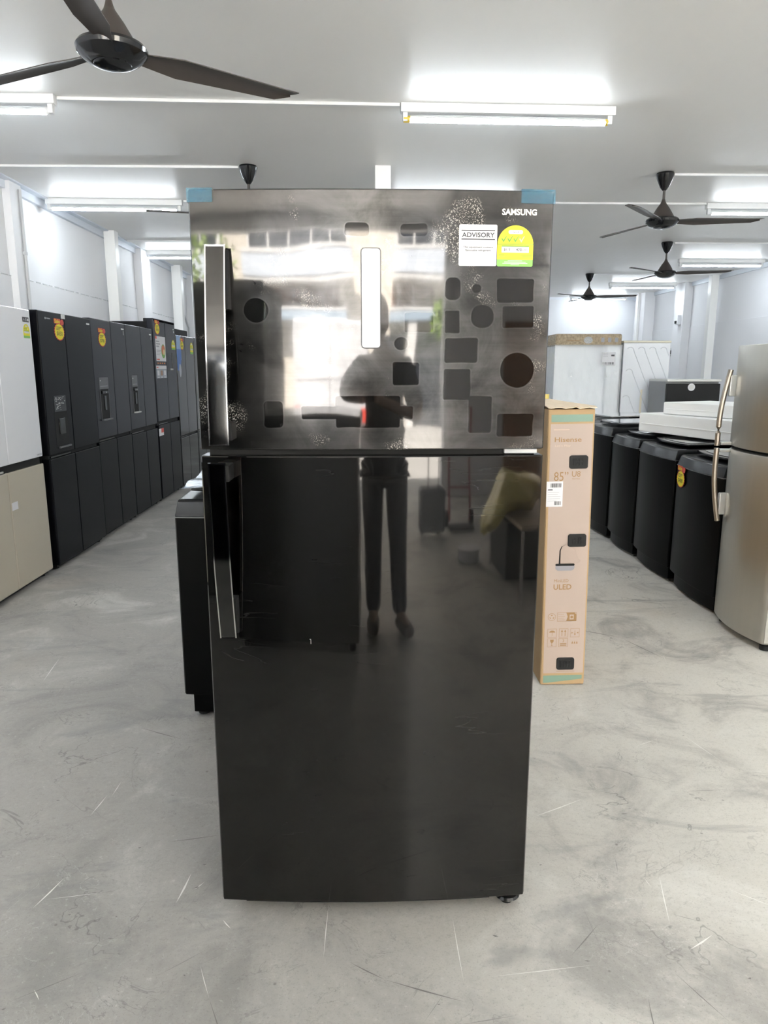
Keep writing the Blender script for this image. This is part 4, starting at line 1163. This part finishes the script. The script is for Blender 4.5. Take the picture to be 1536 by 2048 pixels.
b = MB(); b.lathe([(0, .088), (.121, .088), (.123, .094), (.119, .100), (0, .102)], PAPER, 40); b.build('lid', tub)
sc = thing('suitcase', 'grey wheeled box near the shop entrance, reflected beside the leg', 'suitcase', (.62, -2.72, 0))
b = MB(); b.box(0, .30, 0, .22, .05, .42, mat('grey_fabric_case', (.16, .17, .19), .7), .03, 3); b.build('case_body', sc)
for x in (.05, .25):
    b = MB(); b.cyl((x, -.005, .03), (x, .03, .03), .03, BLKM, 14); b.build('wheel', sc)
b = MB(); b.tube([(.09, .19, .41), (.09, .19, .70), (.21, .19, .70), (.21, .19, .41)], .008, CHROME, 8); b.build('pull_handle', sc)
cl = thing('trolley', 'red-framed hand trolley by the front wall, reflected', 'trolley', (1.18, -2.9, 0))
REDP = mat('red_paint', (.45, .04, .04), .35)
b = MB(); b.tube([(-.14, 0, .06), (-.14, -.18, 1.05), (.14, -.18, 1.05), (.14, 0, .06)], .014, REDP, 10)
for z in (.35, .65): b.tube([(-.14, -.055 * z * 3, z), (.14, -.055 * z * 3, z)], .010, REDP, 8)
b.build('frame', cl)
b = MB(); b.box(-.16, .16, -.01, .20, .022, .036, BLKM, .003); b.build('toe_plate', cl)
for x in (-.17, .17):
    b = MB(); b.cyl((x - .02, -.06, .075), (x + .02, -.06, .075), .075, BLKM, 20); b.build('wheel', cl)

wpn = thing('wooden_panel', 'brown wooden panel leaning on the front wall, mirrored in the round patch', 'panel', (2.62, -4.40, 0))
b = MB(); b.box(-.34, .34, -.02, .02, 0, 1.85, mat('brown_wood', (.24, .11, .045), .45, var=.3, vscale=5, stretch=(9, 9, .7)), .004, 2, RX(R(2))); b.build('board', wpn)
# ---- the person with the phone
def skin_mesh(verts, edges, root=0, sub=1):
    """verts: (x, y, z, radius) -> smooth limb mesh"""
    me = bpy.data.meshes.new('body'); bm = bmesh.new(); lay = bm.verts.layers.skin.verify()
    vs = []
    for i, v in enumerate(verts):
        q = bm.verts.new(v[:3]); r_ = v[3]; q[lay].radius = (r_, v[4] if len(v) > 4 else r_); q[lay].use_root = (i == root); vs.append(q)
    for a, c_ in edges: bm.edges.new((vs[a], vs[c_]))
    bm.to_mesh(me); bm.free()
    o = bpy.data.objects.new('body', me); COL.objects.link(o)
    o.modifiers.new('skin', 'SKIN').use_smooth_shade = True
    s_ = o.modifiers.new('sub', 'SUBSURF'); s_.levels = sub; s_.render_levels = sub
    dg = bpy.context.evaluated_depsgraph_get()
    r_ = bpy.data.meshes.new_from_object(o.evaluated_get(dg))
    bpy.data.objects.remove(o); bpy.data.meshes.remove(me)
    return r_
def skin_obj(name, verts, edges, m, parent, root=0, sub=2):
    me = skin_mesh(verts, edges, root, sub); me.name = name; me.materials.clear(); me.materials.append(m)
    me.shade_smooth()
    o = bpy.data.objects.new(name, me); COL.objects.link(o); o.parent = parent
    return o
SKIN = mat('skin', (.42, .25, .17), .5); SHIRT = mat('dark_grey_shirt', (.055, .058, .07), .8); JEANS = mat('dark_blue_jeans', (.030, .038, .065), .85); SHOE = mat('brown_shoe', (.09, .06, .045), .6); HAIR = mat('black_hair', (.012, .011, .010), .5)
pe = thing('person', 'person in dark shirt and jeans holding up a phone, mirrored in fridge doors', 'person', (.11, -.42, 0))
V = []; Ed = []
def add(p, *v):
    V.append(v); i = len(V) - 1
    if p is not None: Ed.append((p, i))
    return i
pel = add(None, 0, -.06, .92, .108, .085)
wa = add(pel, 0, -.06, 1.06, .098, .075)
ch = add(wa, 0, -.05, 1.24, .118, .085)
nk0 = add(ch, -.01, -.04, 1.40, .09, .08)
nk = add(nk0, -.03, -.02, 1.475, .052)
jaw = add(nk, -.043, .005, 1.545, .046, .052)
add(jaw, -.05, .005, 1.60, .05)
for s_, elb, wri in ((-1, (-.27, .14, 1.25), (-.150, .335, 1.245)), (1, (.23, .15, 1.15), (-.045, .340, 1.235))):
    sh = add(nk0, s_ * .155, -.045, 1.385, .060)
    e1 = add(sh, *[(a * .5 + b_ * .5) for a, b_ in zip((s_ * .175, -.03, 1.36), elb)], .047)
    e2 = add(e1, *elb, .040)
    w1_ = add(e2, *wri, .026)
    tx = -.11 + s_ * .040
    pm = add(w1_, (wri[0] + tx) / 2 - s_ * -.002, .375, 1.258, .026, .016)
    for k in range(4):
        zk = 1.232 + .019 * k
        a = add(pm, tx + s_ * .010, .398, zk, .0095)
        b_ = add(a, tx + s_ * .004, .420, zk + .003, .0088)
        add(b_, tx - s_ * .018, .4225, zk + .004, .0080)
    a = add(pm, tx + s_ * .004, .388, 1.290, .0105)
    add(a, tx - s_ * .016, .392, 1.310, .0088)
for s_, kn, an, to in ((-1, (-.085, -.06, .48), (-.085, -.09, .09), (-.09, .07, .045)), (1, (.095, -.03, .49), (.11, -.05, .09), (.165, .12, .045))):
    hp_ = add(pel, s_ * .085, -.06, .86, .088)
    k_ = add(hp_, *kn, .058); an_ = add(k_, *an, .040); add(an_, *to, .036, .028)
def ball(tb, c, r):
    q = bmesh.ops.create_icosphere(tb, subdivisions=4, radius=1)
    for v in q['verts']:
        p = v.co; taper = 1 - .20 * max(0, -p.z)                  # skull narrows to the chin when used for the head
        v.co = Vector((c[0] + p.x * r[0] * (taper if r[2] > .1 else 1), c[1] + p.y * r[1], c[2] + p.z * r[2]))
mb_ = skin_mesh(V, Ed, 0, 2)
tb = bmesh.new(); tb.from_mesh(mb_); bpy.data.meshes.remove(mb_)
HC = (-.05, .005, 1.607)
ball(tb, HC, (.074, .096, .118))
ball(tb, (HC[0], HC[1] + .098, HC[2] - .018), (.013, .018, .020)); ball(tb, (HC[0], HC[1] + .092, HC[2] + .004), (.009, .012, .024))   # nose
ball(tb, (HC[0], HC[1] + .070, HC[2] - .092), (.026, .024, .020))                                                                    # chin
for s_ in (-1, 1):
    ball(tb, (HC[0] + s_ * .074, HC[1] - .005, HC[2] - .006), (.010, .018, .030))                                                    # ears
    ball(tb, (HC[0] + s_ * .032, HC[1] + .080, HC[2] + .026), (.022, .012, .008))                                                    # brows
mh = bpy.data.meshes.new('body'); tb.to_mesh(mh); tb.free()
oh = bpy.data.objects.new('tmp_body', mh); COL.objects.link(oh)
rm = oh.modifiers.new('one_skin', 'REMESH'); rm.mode = 'VOXEL'; rm.voxel_size = .0058
sm_ = oh.modifiers.new('smooth', 'SMOOTH'); sm_.factor = .5; sm_.iterations = 3
mf_ = bpy.data.meshes.new_from_object(oh.evaluated_get(bpy.context.evaluated_depsgraph_get())); bpy.data.objects.remove(oh); bpy.data.meshes.remove(mh)
mf_.materials.clear(); mf_.materials.append(SKIN); mf_.shade_smooth()
ob_ = bpy.data.objects.new('body', mf_); COL.objects.link(ob_); ob_.parent = pe
# clothing: slightly larger shells over the same pose
V2 = [(0, -.06, .95, .150, .122), (0, -.06, 1.07, .142, .112), (0, -.05, 1.24, .160, .122), (-.01, -.04, 1.385, .112, .094), (0, -.06, .85, .178, .138)]
E2 = [(4, 0), (0, 1), (1, 2), (2, 3)]
for s_, elb in ((-1, (-.27, .14, 1.25)), (1, (.23, .15, 1.15))):
    V2.append((s_ * .155, -.045, 1.385, .070)); i = len(V2) - 1; E2.append((3, i))
    V2.append(tuple((a * .45 + b_ * .55) for a, b_ in zip((s_ * .175, -.03, 1.36), elb)) + (.062,)); E2.append((i, i + 1))
    V2.append(tuple((a * .12 + b_ * .88) for a, b_ in zip((s_ * .175, -.03, 1.36), elb)) + (.056,)); E2.append((i + 1, i + 2))
skin_obj('shirt', V2, E2, SHIRT, pe, 0, 2)
V3 = [(0, -.06, .91, .112, .10)]; E3 = []
for s_, kn, an in ((-1, (-.085, -.06, .48), (-.085, -.09, .075)), (1, (.095, -.03, .49), (.11, -.05, .075))):
    V3.append((s_ * .085, -.06, .86, .096)); i = len(V3) - 1; E3.append((0, i))
    V3.append((*kn, .070)); E3.append((i, i + 1)); V3.append((*an, .058)); E3.append((i + 1, i + 2))
skin_obj('jeans', V3, E3, JEANS, pe, 0, 2)
for s_, an, to in ((-1, (-.085, -.10, .055), (-.09, .09, .042)), (1, (.108, -.06, .055), (.170, .135, .042))):
    an, to = Vector(an), Vector(to); md = (an + to) / 2
    skin_obj('shoe', [(*an, .052, .050), (*md, .050, .044), (*to, .044, .036)], [(0, 1), (1, 2)], SHOE, pe, 0, 2)
tb = bmesh.new(); ball(tb, (HC[0], HC[1] - .006, HC[2] + .012), (.083, .103, .120))
kill = [v for v in tb.verts if v.co.z < HC[2] + .050 + .45 * (v.co.y - HC[1]) - (.0 if v.co.y > HC[1] - .02 else .10)]
bmesh.ops.delete(tb, geom=kill, context='VERTS')
b = MB(); b.merge(tb, HAIR); b.build('hair', pe, angle=60)
for s_ in (-1, 1):
    b = MB(); cx_, cy_, cz_ = HC[0] + s_ * .031, HC[1] + .080, HC[2] + .010
    b.lathe([(0, -.0065), (.007, -.005), (.011, 0), (.007, .005), (0, .0065)], mat('eye_white', (.75, .75, .73), .3), 16, T(cx_, cy_, cz_))
    b.lathe([(0, -.0045), (.0045, 0), (0, .0045)], HAIR, 10, T(cx_, cy_ + .0075, cz_)); b.build('eye', pe)
b = MB(); b.tube([(HC[0] - .022, HC[1] + .080, HC[2] - .058), (HC[0], HC[1] + .088, HC[2] - .057), (HC[0] + .022, HC[1] + .080, HC[2] - .058)], [.002, .0048, .002], mat('lips', (.35, .15, .12), .5), 8); b.build('mouth', pe)
ph = thing('phone', 'black phone held up by the person, mirrored in the upper fridge door', 'phone', (0, -.0075, 1.232))
b = MB(); b.prism(rrect(-.037, .037, 0, .158, .010), -.004, .004, BLKG, 'xz', .0015); b.build('phone_body', ph)
b = MB(); b.plate(rrect(-.034, .034, .003, .155, .008), .0041, BLKG, ID, .0003); b.build('screen', ph)

# ================================================================= THE STREET OUTSIDE
ASPH = mat('pale_road_concrete', (.34, .335, .32), .85, var=.12, vscale=1.2)
PAVE = mat('pavement', (.46, .44, .41), .85, var=.08, vscale=2)
b = MB(); b.box(-30, 30, -5.9, YF, -.2, -.02, PAVE); struct(b, 'sidewalk')
b = MB(); b.box(-30, 30, -40, -5.9, -.35, -.12, ASPH); struct(b, 'road')
FAC = mat('cream_facade_paint', (.62, .58, .51), .8, var=.05, vscale=.6)
FACW = mat('white_facade_paint', (.70, .70, .69), .7)
WIN = mat('dark_window_glass', (.03, .035, .045), .08, coat=1)
BRWN = mat('brown_shutter', (.16, .10, .075), .6)
BLUEB = mat('pale_blue_paint', (.38, .48, .58), .6)
STRIPE = ribbed('corrugated_white_blue_balustrade', (.62, .68, .76), .4, 0, 55.0, 1.0)
bd = thing('building', 'cream shophouse block across the street, mirrored in the upper fridge door', 'building', (0, -16, 0))
b = MB(); b.box(-16, 16, -6, 0, -.12, 10.5, FAC); b.build('wall', bd)
for x0, x1 in ((-9.5, -6.2), (-5.2, -.6), (1.0, 3.6), (4.6, 9.0)):
    b = MB(); b.box(x0, x1, -.1, .75, 3.55, 3.70, FACW, .01); b.box(x0, x1, .70, .78, 3.70, 4.25, STRIPE); b.box(x0, x1, .68, .80, 4.25, 4.36, FACW, .01); b.build('balcony', bd)
    b = MB(); b.box(x0 + .1, x1 - .1, -.02, .06, 4.3, 5.6, FACW); b.build('upper_window_frame', bd)
    nn_ = max(2, int((x1 - x0) / .8))
    for i in range(nn_):
        a = x0 + .2 + (x1 - x0 - .4) * i / nn_; c_ = x0 + .2 + (x1 - x0 - .4) * (i + 1) / nn_ - .08
        b = MB(); b.box(a, c_, .05, .08, 4.35, 5.5, WIN); b.build('window_pane', bd)
for x0, x1, m_ in ((-4.6, -2.9, BRWN), (-2.7, -1.2, BRWN), (1.0, 2.7, BRWN), (-8.5, -6.5, BRWN), (5.0, 7.5, BRWN)):
    b = MB(); b.box(x0, x1, -.05, .05, 2.92, 3.45, m_); 
    for k in range(3): b.box(x0 + (x1 - x0) * (k + .5) / 3 - .02, x0 + (x1 - x0) * (k + .5) / 3 + .02, .04, .08, 2.92, 3.45, FACW)
    b.build('shutter', bd)
for x0, x1 in ((-9.5, -.8), (.9, 9.5)):
    b = MB(); b.box(x0, x1, .0, .55, 2.62, 2.88, BLUEB, .01); b.box(x0, x1, .0, .57, 2.85, 2.92, FACW, .01); b.build('awning_band', bd)
for x0, x1 in ((-9, -6.5), (-6.2, -4.2), (.2, 1.6), (2.0, 3.2), (3.5, 5.4), (6, 9)):
    b = MB(); b.box(x0, x1, -.05, .03, -.1, 2.3, WIN); b.build('shop_opening', bd)
for x in (-6.35, -4.0, -.4, 1.8, 3.35, 5.7):
    b = MB(); b.box(x - .14, x + .14, 0, .5, -.12, 2.65, FACW); b.build('pillar', bd)
# white box van
vn = thing('van', 'white box van parked across the street, mirrored in the upper fridge door', 'van', (-1.05, -9.0, -.12))
VW = mat('van_white', (.60, .61, .63), .35, coat=.5)
b = MB(); b.box(-.98, .98, -3.0, 0, .55, 2.32, VW, .05, 3); b.build('cargo_box', vn)
b = MB(); b.prism([(-3.0, .5), (-4.4, .5), (-4.5, 1.2), (-4.0, 1.35), (-3.6, 2.05), (-3.0, 2.1)], -.9, .9, VW, 'yz', .03); b.build('cab', vn)
b = MB(); b.box(-.9, .9, -.02, .06, .42, .56, BLKM, .02); b.build('bumper', vn)
b = MB(); b.box(-.01, .01, 0, .02, .62, 2.25, INKG); b.box(-.9, .9, 0, .015, 1.30, 1.34, INKG); b.build('rear_door_seam', vn)
for x in (-.86, .86):
    b = MB(); b.box(x - .07, x + .07, 0, .03, .62, .86, RED, .01); b.build('tail_lamp', vn)
    for yy in (-.7, -3.7):
        b = MB(); b.cyl((x - .1, yy, .34), (x + .1, yy, .34), .34, BLKM, 24); b.build('wheel', vn)
# parked motorbike-like dark shapes are left out; two street trees
def tree(label, x, y, h, r):
    t = thing('tree', label, 'tree', (x, y, -.12))
    b = MB(); b.tube([(0, 0, 0), (.05, .03, h * .5), (.0, .02, h * .75)], [.12, .09, .06], mat('bark', (.18, .13, .09), .9), 10); b.build('trunk', t)
    b = MB(); LE = mat('leaves', (.20, .30, .06), .6)
    for i in range(420):
        a = random.uniform(0, 2 * PI); q = random.random() ** .5; zz_ = random.uniform(-1, 1); rr = r * q * math.sqrt(max(.05, 1 - zz_ * zz_))
        p = Vector((rr * math.cos(a), rr * math.sin(a), h * .85 + zz_ * r * .9)); s_ = random.uniform(.07, .14)
        m_ = Matrix.Translation(p) @ Matrix.Rotation(random.uniform(0, PI), 4, 'X') @ Matrix.Rotation(random.uniform(0, PI), 4, 'Z')
        b.quad([(-s_, 0, 0), (0, -s_ * .5, .01), (s_, 0, 0), (0, s_ * .5, .01)], LE, m_)
    b.build('foliage', t)
tree('leafy street tree across the road, mirrored at the left of the upper door', -5.9, -12.5, 4.6, 1.3)
tree('leafy street tree mirrored beside the dark front pillar', 2.55, -12.0, 2.9, .55)
